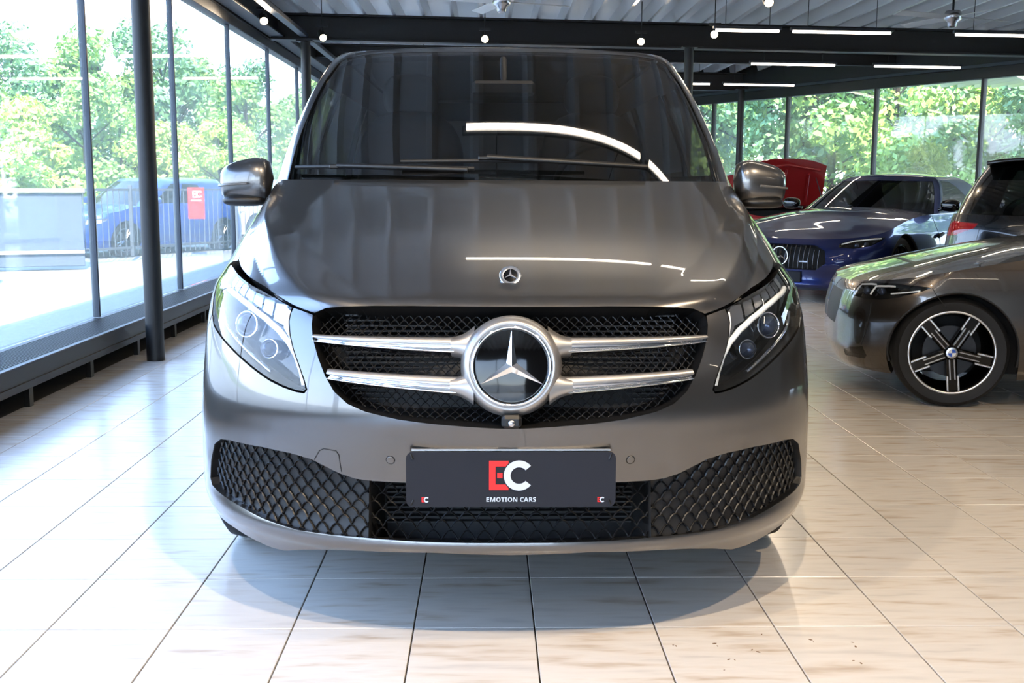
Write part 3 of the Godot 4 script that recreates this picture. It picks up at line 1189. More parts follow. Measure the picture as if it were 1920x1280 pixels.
func van_glasshouse(van):
	var g := Shell.new({"L": 4.0, "w0": 0.8, "Df": 0.45, "pf": 2.6, "Dr": 0.15, "pr": 6.0, "lin": true, "o": 1.0,
		"w": tab([1.15, .858, 1.22, .852, 1.35, .842, 1.5, .815, 1.6, .790, 1.68, .762, 1.74, .735, 1.78, .70]),
		"df": tab([1.15, -.05, 1.22, .06, 1.5, .50, 1.70, .82, 1.74, .89, 1.78, 1.0]),
		"dr": tab([1.15, 0, 1.4, .02, 1.78, .12])})
	var ws := tab([0, 1.17, .79, 1.17, .81, 1.3, .825, 1.5, .825, 1.62, .80, 1.70, .74, 1.728, .6, 1.735, 0, 1.738])
	var wf := full(ws)
	var mb := MB.new()
	patch(mb, g, wf, [], 0.03, 0.03, 0.0)
	part(van, "windscreen", mb, M.ws)
	mb = MB.new()
	var inner := shrink(wf, 0.035)
	patch(mb, g, wf, [inner], 0.03, 0.03, -0.006)
	part(van, "windscreen_border", mb, M.gloss)
	var side := tab([.795, 1.17, g.smax, 1.17, g.smax, 1.762, 0, 1.762, 0, 1.742, .6, 1.739, .745, 1.732, .805, 1.704, .83, 1.62, .83, 1.5, .815, 1.3])
	var w1 := tab([1.0, 1.245, 1.72, 1.245, 1.72, 1.63, 1.30, 1.63, 1.16, 1.50])
	var w2 := tab([1.82, 1.245, 3.0, 1.245, 3.0, 1.64, 1.82, 1.64])
	var w3 := tab([3.08, 1.245, 4.2, 1.245, 4.2, 1.64, 3.08, 1.64])
	var w4 := tab([g.smax - .66, 1.24, g.smax - .001, 1.24, g.smax - .001, 1.64, g.smax - .66, 1.64])
	both(g, van, "pillar_frame", side, [w1, w2, w3, w4], M.paint, 0.04, 0.03, 0.012)
	for w in [w1, w2, w3, w4]: both(g, van, "side_window", w, [], M.tint if w != w1 else M.ws, 0.08, 0.05, 0.0)
	part(van, "roof", roof_cap(g, 1.762, .045), M.gloss)
	# cabin
	mb = MB.new()
	mb.box(Vector3(0, .95, -3.0), Vector3(1.5, .06, 3.6))
	part(van, "cabin_floor", mb, M.dark)
	mb = MB.new()
	var rows := []
	for k in 9:
		var t := k / 8.0
		var l := PackedVector3Array()
		for j in 13:
			var x := lerpf(-.74, .74, j / 12.0)
			l.append(Vector3(x, 1.165 + .05 * sin(PI * t) - .05 * pow(t, 3.0) * 2.0, -(1.16 + .10 * pow(x / .74, 2.0) * 1.6 + t * .48)))
		rows.append(l)
	mb.grid(rows)
	mb.box(Vector3(0, 1.0, -1.55), Vector3(1.46, .22, .3))
	part(van, "dashboard", mb, M.leather)
	for sg in [-1.0, 1.0]:
		mb = MB.new()
		mb.ball(Transform3D(Basis().scaled(Vector3(.25, .32, .09)), Vector3(sg * .42, 1.22, -2.45)), 20, 12, .7)
		var seat := part(van, "seat", mb, M.leather)
		mb = MB.new()
		mb.ball(Transform3D(Basis().scaled(Vector3(.13, .10, .05)), Vector3(sg * .42, 1.61, -2.48)), 16, 10, .7)
		part(seat, "headrest", mb, M.leather)
	mb = MB.new()
	var ring := PackedVector3Array()
	for k in 28:
		var a := TAU * k / 28
		ring.append(Vector3(.40, 1.20, -1.78) + Vector3(cos(a), sin(a) * .88, sin(a) * .42) * .185)
	mb.tube(ring, .014, 8, true)
	mb.box(Vector3(.40, 1.19, -1.77), Vector3(.36, .05, .03), Basis(Vector3.RIGHT, -.4), .01)
	part(van, "steering_wheel", mb, M.leather)
	mb = MB.new()
	mb.box(Vector3(0, 1.575, -1.66), Vector3(.245, .058, .03), Basis(), .012)
	var mi := part(van, "cabin_mirror", mb, M.plastic)
	mb = MB.new()
	mb.tube(PackedVector3Array([Vector3(0, 1.59, -1.67), Vector3(0, 1.66, -1.72), Vector3(0, 1.70, -1.80)]), .014, 8)
	part(mi, "mirror_stem", mb, M.plastic)
	# wipers
	for w in [[-.74, 1.245, -.10, 1.238, -.55, 1.236, -.12, 1.222], [-.34, 1.262, .26, 1.262, -.06, 1.266, .46, 1.235]]:
		mb = MB.new()
		mb.tube(curve_on(g, PackedVector2Array([Vector2(w[0], w[1]), Vector2((w[0] + w[2]) * .5, (w[1] + w[3]) * .5 + .004), Vector2(w[2], w[3])]), .022, .04), .008, 6)
		var bl := part(van, "wiper_blade", mb, M.plastic)
		mb = MB.new()
		mb.tube(curve_on(g, PackedVector2Array([Vector2(w[4], w[5]), Vector2(w[6], w[7])]), .036, .04), .011, 6)
		mb.box(g.at(w[4], w[5], .032), Vector3(.06, .016, .022), Basis(), .004)
		part(bl, "wiper_arm", mb, M.black)
	# door mirrors
	for sg in [-1.0, 1.0]:
		var m := sub(van, "door_mirror")
		m.position = Vector3(sg * .935, 1.215, -1.32)
		mb = MB.new()
		var rows2 := []
		for i in 15:
			var t := i / 14.0
			var l := PackedVector3Array()
			var r := pow(maxf(0.0, 1.0 - pow(absf(2 * t - 1), 3.2)), 1 / 3.2)
			var cx: float = (t - .5) * .20 * sg
			for k in 24:
				var a := TAU * k / 24
				var ca := cos(a)
				var sa := sin(a)
				var hh := .082 * (1.0 - .30 * maxf(0.0, t - .35))
				l.append(Vector3(cx, (.006 - .018 * t) + signf(sa) * pow(absf(sa), .8) * hh * maxf(r, .02), signf(ca) * pow(absf(ca), .8) * .075 * maxf(r, .02) - .03 * t))
			rows2.append(l)
		if sg > 0: rows2.reverse()
		mb.grid(rows2, true)
		part(m, "mirror_shell", mb, M.paint)
		mb = MB.new()
		mb.ball(Transform3D(Basis().scaled(Vector3(.080, .022, .066)), Vector3(sg * .004, -.072, -.006)), 18, 8, .7)
		part(m, "mirror_foot", mb, M.black)
		mb = MB.new()
		mb.tube(PackedVector3Array([Vector3(-sg * .02, -.012, .078), Vector3(sg * .04, -.016, .073), Vector3(sg * .080, -.02, .045), Vector3(sg * .101, -.02, -.01)]), .0045, 6)
		part(m, "turn_signal", mb, M.lensclear)
		mb = MB.new()
		mb.tube(PackedVector3Array([Vector3(-sg * .07, -.06, -.01), Vector3(-sg * .15, -.07, -.02)]), .028, 8)
		part(m, "mirror_arm", mb, M.black)

func oriented(p: Vector3, n: Vector3) -> Transform3D:
	var x := Vector3.UP.cross(n).normalized()
	return Transform3D(Basis(x, n.cross(x), n), p)

func van_front_bits(van, sh: Shell):
	# bonnet badge
	var b := sub(van, "bonnet_badge")
	var n := (sh.N(0, .962) + Vector3(0, 0, 1.1)).normalized()
	var xo := oriented(sh.P(0.0, .956) + Vector3(0, .008, .004), n)
	var xf := Transform3D(Basis(xo.basis.x, xo.basis.z, -xo.basis.y), xo.origin)
	var mb := MB.new()
	mb.slathe([Vector2(.024, -.022), Vector2(.029, .0), Vector2(.029, .003), Vector2(.027, .0045), Vector2(.019, .004)], 32, xf)
	part(b, "badge_ring", mb, M.chrome)
	mb = MB.new()
	mb.slathe([Vector2(.0195, .003), Vector2(0, .0035)], 32, xf)
	part(b, "badge_disc", mb, M.gloss)
	part(b, "badge_star", star(xf, .0185, .0035, .0075), M.chrome)
	# parking sensors and towing-eye cover
	for s in [-.305, .305]:
		n = sh.N(s, .508)
		xo = oriented(sh.P(s, .508), n)
		xf = Transform3D(Basis(xo.basis.x, xo.basis.z, -xo.basis.y), xo.origin)
		mb = MB.new()
		mb.slathe([Vector2(.0105, -.002), Vector2(.0105, .0012), Vector2(.009, .0018), Vector2(0, .002)], 24, xf)
		var ps := part(van, "parking_sensor", mb, M.paint)
		mb = MB.new()
		mb.slathe([Vector2(.0122, .0), Vector2(.0122, .0009), Vector2(.0106, .0009), Vector2(.0106, .0)], 24, xf)
		part(ps, "sensor_gap", mb, M.black)
	mb = MB.new()
	mb.tube(curve_on(sh, tab([-.516, .493, -.50, .520, -.487, .527, -.452, .524, -.444, .512, -.438, .465]), .0, .01), .0016, 5)
	part(van, "tow_cover_seam", mb, M.black)
	# show plate with the dealer's lettering
	var pl := sub(van, "show_plate")
	pl.position = Vector3(-.0, .4685, -.008)
	pl.rotation.x = -.03
	mb = MB.new()
	var pp := PackedVector2Array()
	for c in [[.247, .0535], [-.247, .0535], [-.247, -.0535], [.247, -.0535]]:
		var a0 := {0: 0.0, 1: PI / 2, 2: PI, 3: PI * 1.5}
		var k := pp.size() / 5
		for t in 5:
			var a: float = a0[k] + PI / 2 * t / 4.0
			pp.append(Vector2(c[0], c[1]) + Vector2(cos(a), sin(a)) * .017)
	mb.ext(pp, 0.0, .004)
	part(pl, "plate", mb, M.plate)
	mb = MB.new()
	mb.box(Vector3(0, .0745, -.006), Vector3(.50, .004, .010))
	part(pl, "holder_edge", mb, M.satin)
	# big E and C
	var ex := -.0555
	var eh := .0375
	mb = MB.new()
	var z := .0045
	var E0 := Vector2(ex, .0105)
	var bars := [[0.0, -eh, .0165, eh], [.0165, eh - .0145, .049, eh], [.0165, -eh, .049, -eh + .0145], [.0205, -.0065, .034, .0065]]
	for r in bars: mb.box(Vector3(E0.x + (r[0] + r[2]) * .5, E0.y + (r[1] + r[3]) * .5, z), Vector3(r[2] - r[0], r[3] - r[1], .001))
	part(pl, "letter_e", mb, M.red)
	mb = MB.new()
	mb.ext(arc_letter(Vector2(.020, .0105), .0385, .0215, .70), .004, .0062)
	part(pl, "letter_c", mb, M.letter)
	# dark edge that parts the two letters
	mb = MB.new()
	mb.ext(arc_letter(Vector2(.020, .0105), .0410, .0380, 1.75), .004, .0055)
	part(pl, "letter_gap", mb, M.plate)
	var words := TextMesh.new()
	var font := SystemFont.new()
	font.font_names = PackedStringArray(["Droid Sans"])
	font.font_weight = 700
	words.text = "EMOTION CARS"
	words.font = font
	words.font_size = 64
	words.pixel_size = .00024
	words.depth = .0008
	var wo := part(pl, "plate_words", words, M.letter)
	wo.position = Vector3(0, -.0515, .0048)
	wo.scale = Vector3(1.12, 1.0, 1.0)
	for sx in [-1.0, 1.0]:
		var cx: float = -.225 if sx < 0 else .218
		mb = MB.new()
		for r in [[0, -.0065, .003, .0065], [.003, .004, .008, .0065], [.003, -.0065, .008, -.004], [.004, -.0012, .0065, .0012]]:
			mb.box(Vector3(cx + (r[0] + r[2]) * .5, -.0515 + (r[1] + r[3]) * .5, z), Vector3(r[2] - r[0], r[3] - r[1], .001))
		part(pl, "small_letter_e", mb, M.red)
		mb = MB.new()
		mb.ext(arc_letter(Vector2(cx + .0125, -.0515), .0068, .0040, .75), .004, .0058)
		part(pl, "small_letter_c", mb, M.letter)
		for sy in [-1.0, 1.0]:
			mb = MB.new()
			mb.tube(PackedVector3Array([Vector3(sx * .246, sy * .052, .0055), Vector3(sx * .249, sy * .058, .0065), Vector3(sx * .252, sy * .066, .003)]), .0022, 6)
			part(pl, "plate_tie", mb, M.black)

func arc_letter(c: Vector2, ro: float, ri: float, gap: float) -> PackedVector2Array:
	var p := PackedVector2Array()
	for k in 33: p.append(c + Vector2.from_angle(lerpf(gap, TAU - gap, k / 32.0)) * ro)
	for k in 33: p.append(c + Vector2.from_angle(lerpf(TAU - gap, gap, k / 32.0)) * ri)
	return p

# ---------------------------------------------------------------- the other cars
# car coordinates: nose at z = 0 looking along +z, body behind it
func deck(sh: Shell, belt: PackedVector2Array, s0: float, s1: float, crown, n := 40, m := 16) -> MB:
	var rows := []
	for i in n + 1:
		var s := lerpf(s0, s1, float(i) / n)
		var T := sh.XT(s).y
		var p := sh.P(s, herm(belt, T))
		var c: float = herm(crown, T)
		var l := PackedVector3Array()
		for j in m + 1:
			var u := 1.0 - 2.0 * j / m
			l.append(Vector3(p.x * u, p.y + c * (1.0 - pow(absf(u), 2.5)), p.z))
		rows.append(l)
	var mb := MB.new()
	mb.grid(rows)
	return mb

func make_car(t: Node3D, c: Dictionary) -> Array:
	var sh := Shell.new(c.body)
	var belt: PackedVector2Array = c.belt
	# lower body, wrapped round each side
	var out := PackedVector2Array()
	var N := 90
	for k in N + 1:
		var s := sh.smax * k / N
		out.append(Vector2(s, c.bottom))
	for k in range(N, -1, -1):
		var s := sh.smax * k / N
		out.append(Vector2(s, herm(belt, sh.XT(s).y)))
	for w in [c.wf, c.wr]:
		var a := arch(sh, w, c.R, c.Ra, 0.0, PI, 24)
		a.append(Vector2(sh.s_of(w - c.Ra), 0.0))
		a.append(Vector2(sh.s_of(w + c.Ra), 0.0))
		var r = Geometry2D.clip_polygons(out, a)
		var big := -1.0
		for q in r:
			var ar := 0.0
			for i in q.size(): ar += q[i].cross(q[(i + 1) % q.size()])
			if absf(ar) > big:
				big = absf(ar); out = q
	if Geometry2D.is_polygon_clockwise(out): out.reverse()
	both(sh, t, "body_side", out, c.holes, c.paint, 0.04, 0.025, 0.03)
	for w in [c.wf, c.wr]:
		for sg in [1.0, -1.0]:
			var mb2 := MB.new()
			var path := PackedVector3Array()
			for q in arch(sh, w, c.R, c.Ra, -0.2, PI + 0.2, 24): path.append(sh.at(q.x * sg, q.y, -.012))
			mb2.tube(path, .012, 6)
			part(t, "arch_lining", mb2, M.black)
	if c.get("hood", true):
		part(t, "bonnet", deck(sh, belt, 0.0, sh.s_of(c.cowl), c.crown), c.paint)
	part(t, "boot_lid", deck(sh, belt, sh.s_of(c.tail), sh.smax, c.crown), c.paint)
	# cabin glass and frame
	var g := Shell.new(c.cabin)
	var y0: float = c.cabin_y[0]
	var y1: float = c.cabin_y[1]
	var sA: float = c.sA
	var sB: float = g.smax - c.sB
	var fr := tab([0, y0, g.smax, y0, g.smax, y1, 0, y1])
	var hs := []
	var ws := tab([0.0, y0 + .005, sA, y0 + .005, sA * .93, y1 - .05, 0.0, y1 - .04])
	var wr := tab([sB, y0 + .03, g.smax, y0 + .03, g.smax, y1 - .05, sB + .05, y1 - .06])
	hs = [ws, wr]
	for q in c.windows: hs.append(q)
	var keep := tab([0, y0, g.smax, y0, g.smax, y1, 0, y1])
	both(g, t, "cabin_frame", keep, hs, c.get("frame_paint", c.paint), 0.05, 0.03, 0.01)
	var mb := MB.new()
	patch(mb, g, full(tab([0, y0 + .005, sA, y0 + .005, sA * .93, y1 - .05, 0, y1 - .04])), [], .06, .05, -.002)
	part(t, "windscreen", mb, M.carglass)
	both(g, t, "rear_window", wr, [], M.carglass, .06, .05, 0.0)
	for q in c.windows: both(g, t, "side_window", q, [], M.carglass, .06, .05, 0.0)
	part(t, "roof", roof_cap(g, y1, c.roof_crown, 50, 16), c.get("roof_paint", c.paint))
	mb = MB.new()
	var Lb: float = c.body.L
	var hw: float = c.body.w0
	mb.box(Vector3(0, (c.bottom + .62) * .5, -Lb * .5), Vector3(hw * 1.44, .62 - c.bottom, Lb * .86))
	mb.box(Vector3(0, y0 - .12, -(c.cabin.o + c.cabin.L * .5)), Vector3(hw * 1.6, .1, c.cabin.L * .82))
	part(t, "underbody", mb, M.dark)
	for w in [c.wf, c.wr]:
		for sg in [1.0, -1.0]:
			var wn := wheel(t, c.R, .225, c.rim, c.get("spokes", 5), c.get("face", M.silver), c.get("rim_mat", M.gloss))
			wn.position = Vector3(sg * (hw - .135), c.R, -w)
			if sg < 0: wn.rotation.y = PI
			wn.rotation.x = 0.10 * sg
	return [sh, g]

func stem_mirror(t, x: float, y: float, z: float, material):
	for sg in [1.0, -1.0]:
		var mb := MB.new()
		mb.ball(Transform3D(Basis().scaled(Vector3(.11, .07, .06)), Vector3(sg * (x + .09), y, z)), 18, 10, .75)
		mb.tube(PackedVector3Array([Vector3(sg * (x - .05), y - .05, z - .02), Vector3(sg * (x + .03), y - .03, z)]), .022, 6)
		part(t, "door_mirror", mb, material)

func lamp_unit(t, sh: Shell, poly: PackedVector2Array, called: String, lens, back):
	for sg in [1, -1]:
		var p := poly if sg > 0 else mir(poly)
		var h := sub(t, called)
		var mb := MB.new()
		patch(mb, sh, p, [], .03, .02, -.035)
		rim(mb, sh, p, .035)
		part(h, "lamp_housing", mb, back)
		mb = MB.new()
		patch(mb, sh, p, [], .03, .02, -.001)
		part(h, "lamp_lens", mb, lens)

func strip_on(t, sh: Shell, pts: PackedVector2Array, off: float, r: float, called: String, material, sides := [1, -1]):
	for sg in sides:
		var q := pts if sg > 0 else PackedVector2Array(Array(pts).map(func(v): return Vector2(-v.x, v.y)))
		var mb := MB.new()
		mb.tube(curve_on(sh, q, off, .02), r, 6)
		part(t, called, mb, material)

func cabin_cfg(o, L, w, df, dr, Df := .5) -> Dictionary:
	return {"L": L, "w0": .75, "Df": Df, "pf": 2.6, "Dr": .35, "pr": 3.0, "lin": true, "o": o, "w": w, "df": df, "dr": dr}

func build_neighbours():
	grey_saloon()
	blue_coupe()
	black_suv()
	red_car()

func grey_saloon():
	var t := thing("saloon_car", "grey saloon with black and silver double spoke wheels parked side on", "car", Vector3(2.14, 0, -6.66), -PI / 2 - 0.23)
	var body := {"L": 4.5, "w0": .86, "Df": .50, "pf": 3.0, "Dr": .5, "pr": 3.0, "bl": 1.0,
		"w": tab([.14, .80, .22, .84, .35, .865, .5, .875, .6, .87, .70, .855, .8, .83, .9, .80]),
		"df": tab([.14, .08, .20, .03, .30, .0, .45, .0, .60, .03, .70, .10, .8, .26]),
		"dr": tab([.14, .08, .3, 0, .7, 0, .95, .1])}
	var sh0 := Shell.new(body)
	var hl := tab([.54, .585, .66, .575, .80, .580, .90, .600, 1.0, .635, 1.06, .662, .98, .668, .86, .672, .70, .672, .58, .662])
	var grl := tab([.02, .40, .36, .40, .42, .50, .40, .60, .05, .60])
	var duct := tab([.52, .225, .72, .235, .74, .255, .715, .305, .60, .285, .52, .26])
	var slot := tab([.70, .31, .745, .29, .735, .36, .70, .44, .69, .44])
	var r = make_car(t, {"body": body, "bottom": .165, "R": .305, "Ra": .338, "rim": .228, "wf": .60, "wr": 3.42, "cowl": 1.35, "tail": 3.75,
		"belt": tab([0, .655, .10, .675, .25, .70, .45, .745, .70, .79, 1.35, .86, 2.4, .885, 3.6, .90, 4.1, .91, 4.5, .90]), "crown": tab([0, 0, .25, .03, 1.3, .06, 3.7, .05, 4.4, .01]),
		"holes": [hl, grl, duct], "paint": M.bmw, "roof_crown": .05, "sA": .72, "sB": .7,
		"cabin": cabin_cfg(1.15, 3.0, tab([.84, .80, 1.1, .70, 1.3, .58, 1.34, .52]), tab([.84, 0, 1.34, .95]), tab([.84, 0, 1.34, .8])), "cabin_y": [.84, 1.33],
		"windows": [tab([1.0, .89, 1.75, .89, 1.75, 1.26, 1.35, 1.26]), tab([1.82, .89, 2.5, .89, 2.35, 1.25, 1.82, 1.26])], "rim_mat": M.gloss, "face": M.machined})
	var sh: Shell = r[0]
	lamp_unit(t, sh, hl, "headlight", M.lens, M.gloss)
	strip_on(t, sh, tab([.555, .592, .57, .655, .66, .664, .70, .664]), -.012, .006, "light_guide", M.clear)
	strip_on(t, sh, tab([.70, .605, .71, .655, .80, .662, .84, .662]), -.014, .006, "light_guide", M.clear)
	strip_on(t, sh, tab([.84, .620, .93, .632, 1.0, .645]), -.014, .005, "light_guide", M.clear)
	for k in 2:
		for sg in [1.0, -1.0]:
			var mb := MB.new()
			var c := sh.at(sg * (.635 + .12 * k), .628 + .008 * k, -.03)
			mb.ball(Transform3D(Basis().scaled(Vector3.ONE * .024), c), 14, 8)
			part(t, "projector_lens", mb, M.bulblens)
	lamp_unit(t, sh, grl, "kidney_grille", M.black, M.black)
	lamp_unit(t, sh, duct, "air_duct", M.gloss, M.gloss)
	strip_on(t, sh, tab([.70, .31, .735, .40, .75, .50, .74, .555]), .0, .002, "bumper_edge", M.black)
	strip_on(t, sh, tab([1.06, .66, 1.12, .60, 1.16, .56]), .0, .0018, "panel_seam", M.black)
	stem_mirror(t, .84, .95, -1.72, M.bmw)
	# round hub badges on the wheels
	for ch in t.get_children():
		if String(ch.name).begins_with("wheel"):
			var mb := MB.new()
			mb.slathe([Vector2(.030, .106), Vector2(.030, .109), Vector2(0, .110)], 20, Transform3D(Basis(Vector3(0, 0, 1), -PI / 2), Vector3.ZERO))
			var bd := part(ch, "wheel_badge", mb, M.silver)
			for k in 4:
				var q := PackedVector2Array([Vector2.ZERO])
				for i in 7: q.append(Vector2.from_angle(PI / 2 * k + PI / 2 * i / 6.0) * .021)
				mb = MB.new()
				mb.ext(q, .1095, .1112, Transform3D(Basis(Vector3(0, 0, -1), Vector3.UP, Vector3.RIGHT), Vector3.ZERO))
				part(ch, "badge_quarter", mb, M.badge_blue if k % 2 == 0 else M.white)

func blue_coupe():
	var t := thing("coupe_car", "dark blue sports coupe with slatted star grille standing at an angle", "car", Vector3(3.08, 0, -11.25), -PI / 4)
	var body := {"L": 4.72, "w0": .93, "Df": .62, "pf": 2.6, "Dr": .5, "pr": 2.8, "bl": 1.2,
		"w": tab([.12, .86, .22, .91, .4, .94, .55, .945, .68, .93, .8, .89, .9, .85]),
		"df": tab([.12, .10, .18, .0, .26, .02, .40, .0, .55, .03, .66, .10, .74, .22, .86, .42]),
		"dr": tab([.12, .1, .4, 0, .7, 0, .95, .12])}
	var grl := tab([0.0, .345, .40, .345, .50, .42, .47, .55, .36, .60, 0.0, .605])
	var hl := tab([.60, .585, .75, .575, .92, .60, 1.06, .66, 1.10, .685, .92, .685, .74, .665, .60, .625])
	var duct := tab([.56, .20, .98, .22, 1.02, .33, .90, .40, .66, .33])
	var r = make_car(t, {"body": body, "bottom": .13, "R": .34, "Ra": .375, "rim": .255, "wf": .95, "wr": 3.72, "cowl": 1.75, "tail": 4.05,
		"belt": tab([0, .66, .15, .68, .35, .72, .6, .775, 1.0, .835, 1.75, .90, 2.8, .92, 3.8, .95, 4.4, .93, 4.72, .90]), "crown": tab([0, 0, .3, .05, 1.0, .075, 1.75, .075, 4.1, .06, 4.7, .01]),
		"holes": [grl, hl, duct], "paint": M.blue, "roof_crown": .05, "sA": .90, "sB": .72,
		"cabin": cabin_cfg(1.5, 2.95, tab([.88, .86, 1.1, .74, 1.28, .60, 1.34, .50]), tab([.88, 0, 1.34, .95]), tab([.88, 0, 1.34, 1.1]), .55), "cabin_y": [.88, 1.325],
		"windows": [tab([.99, .925, 2.35, .945, 2.0, 1.22, 1.72, 1.275, 1.20, 1.275])], "spokes": 10, "face": M.gloss})
	var sh: Shell = r[0]
	lamp_unit(t, sh, hl, "headlight", M.lens, M.gloss)
	strip_on(t, sh, tab([.62, .622, .75, .658, .92, .676, 1.05, .680]), -.012, .008, "light_guide", M.clear)
	for k in 2:
		for sg in [1.0, -1.0]:
			var mb := MB.new()
			mb.ball(Transform3D(Basis().scaled(Vector3.ONE * .028), sh.at(sg * (.78 + .10 * k), .618 + .012 * k, -.03)), 14, 8)
			part(t, "projector_lens", mb, M.bulblens)
	lamp_unit(t, sh, duct, "air_duct", M.black, M.black)
	# slatted grille with star
	var g := sub(t, "front_grille")
	var mb := MB.new()
	patch(mb, sh, full(grl), [], .05, .03, -.06)
	rim(mb, sh, full(grl), .06)
	part(g, "grille_back", mb, M.dark)
	for k in range(-8, 9):
		var s := .052 * k
		var top := .598 if absf(s) < .36 else .555
		mb = MB.new()
		mb.tube(curve_on(sh, tab([s, .352, s, .48, s, top]), -.012, .05), .0075, 6)
		part(g, "grille_slat", mb, M.darkchrome)
	var xf := Transform3D(Basis(Vector3.RIGHT, Vector3.BACK, Vector3.DOWN), sh.P(0, .48))
	mb = MB.new()
	mb.slathe([Vector2(.098, -.01), Vector2(.100, .012), Vector2(.090, .016), Vector2(.086, .0)], 36, xf)
	part(g, "star_ring", mb, M.chrome)
	part(g, "star", star(xf, .09, .0, .018), M.chrome)
	mb = MB.new()
	mb.box(sh.at(.27, .43, .004), Vector3(.085, .014, .006), Basis(Vector3.UP, .2))
	part(g, "nameplate", mb, M.chrome)
	mb = MB.new()
	mb.box(sh.at(0, .27, .012), Vector3(.5, .11, .01), Basis(), .004)
	part(t, "blank_plate", mb, M.plate)
	stem_mirror(t, .90, 1.0, -1.98, M.gloss)
	mb = MB.new()
	mb.tube(PackedVector3Array([Vector3(.955, .66, -1.78), Vector3(.957, .69, -1.9)]), .02, 6)
	part(t, "side_vent", mb, M.black)
	strip_on(t, sh, tab([sh.s_of(1.86), .25, sh.s_of(1.86), .60, sh.s_of(1.80), .88]), .0, .003, "door_seam", M.black)

func black_suv():
	var t := thing("suv_car", "black glossy car seen from behind with red tail lamp and roof spoiler", "car", Vector3(6.62, 0, -12.02), PI - 0.52)
	var body := {"L": 4.4, "w0": .88, "Df": .6, "pf": 2.8, "Dr": .42, "pr": 3.2, "bl": 1.0,
		"w": tab([.16, .84, .3, .88, .6, .895, .8, .88, 1.0, .83]),
		"df": tab([.16, .08, .3, 0, .7, .03, .95, .25]),
		"dr": tab([.16, .06, .35, 0, .55, .0, .75, .04, .9, .06, 1.0, .09])}
	var sh0 := Shell.new(body)
	var e := sh0.smax
	var tl := tab([e - .98, .80, e - .84, .81, e - .66, .875, e - .64, .915, e - .80, .92, e - .92, .93, e - 1.0, .90])
	var hl := tab([.6, .68, .95, .70, 1.05, .76, .62, .75])
	var plt := tab([e - .30, .62, e, .62, e, .76, e - .30, .76])
	var r = make_car(t, {"body": body, "bottom": .2, "R": .34, "Ra": .38, "rim": .24, "wf": .85, "wr": 3.5, "cowl": 1.2, "tail": 4.05,
		"belt": tab([0, .74, .3, .84, .6, .88, 1.2, .96, 2.5, .97, 3.6, .98, 4.2, .985, 4.4, .98]), "crown": tab([0, 0, .3, .05, 1.2, .06, 4.0, .03, 4.4, .0]),
		"holes": [tl, hl], "paint": M.blackpaint, "roof_crown": .04, "sA": .70, "sB": .66,
		"cabin": cabin_cfg(1.05, 3.25, tab([.94, .83, 1.15, .74, 1.38, .61, 1.44, .56]), tab([.94, 0, 1.44, .75]), tab([.94, 0, 1.2, .12, 1.44, .42])), "cabin_y": [.94, 1.43],
		"windows": [tab([.95, 1.0, 1.7, 1.0, 1.7, 1.36, 1.25, 1.36]), tab([1.78, 1.0, 2.65, 1.02, 2.55, 1.34, 1.78, 1.36])]})
	var sh: Shell = r[0]
	lamp_unit(t, sh, tl, "tail_lamp", M.redlens, M.tailred)
	lamp_unit(t, sh, hl, "headlight", M.lens, M.gloss)
	var mb := MB.new()
	mb.box(Vector3(0, .72, -4.40), Vector3(.52, .115, .02), Basis(), .005)
	part(t, "number_plate", mb, M.cream)
	mb = MB.new()
	var rows := []
	for k in 13:
		var x := lerpf(-.60, .60, k / 12.0)
		var z := -3.86 + .12 * pow(absf(x) / .6, 2.5)
		var l := PackedVector3Array()
		for q in [[0.05, .015], [-.12, .022], [-.24, .012], [-.255, -.004], [-.24, -.018], [-.1, -.025], [0.05, -.02]]: l.append(Vector3(x, 1.435 + q[1] - .03 * pow(absf(x) / .6, 3.0), z + q[0]))
		rows.append(l)
	mb.grid(rows, true)
	part(t, "roof_spoiler", mb, M.blackpaint)
	# paper tag hanging by the lamp
	mb = MB.new()
	mb.box(sh.at(-(sh.smax - .58), .80, .02), Vector3(.13, .17, .004), Basis(Vector3.BACK, .25))
	part(t, "paper_tag", mb, M.cream)

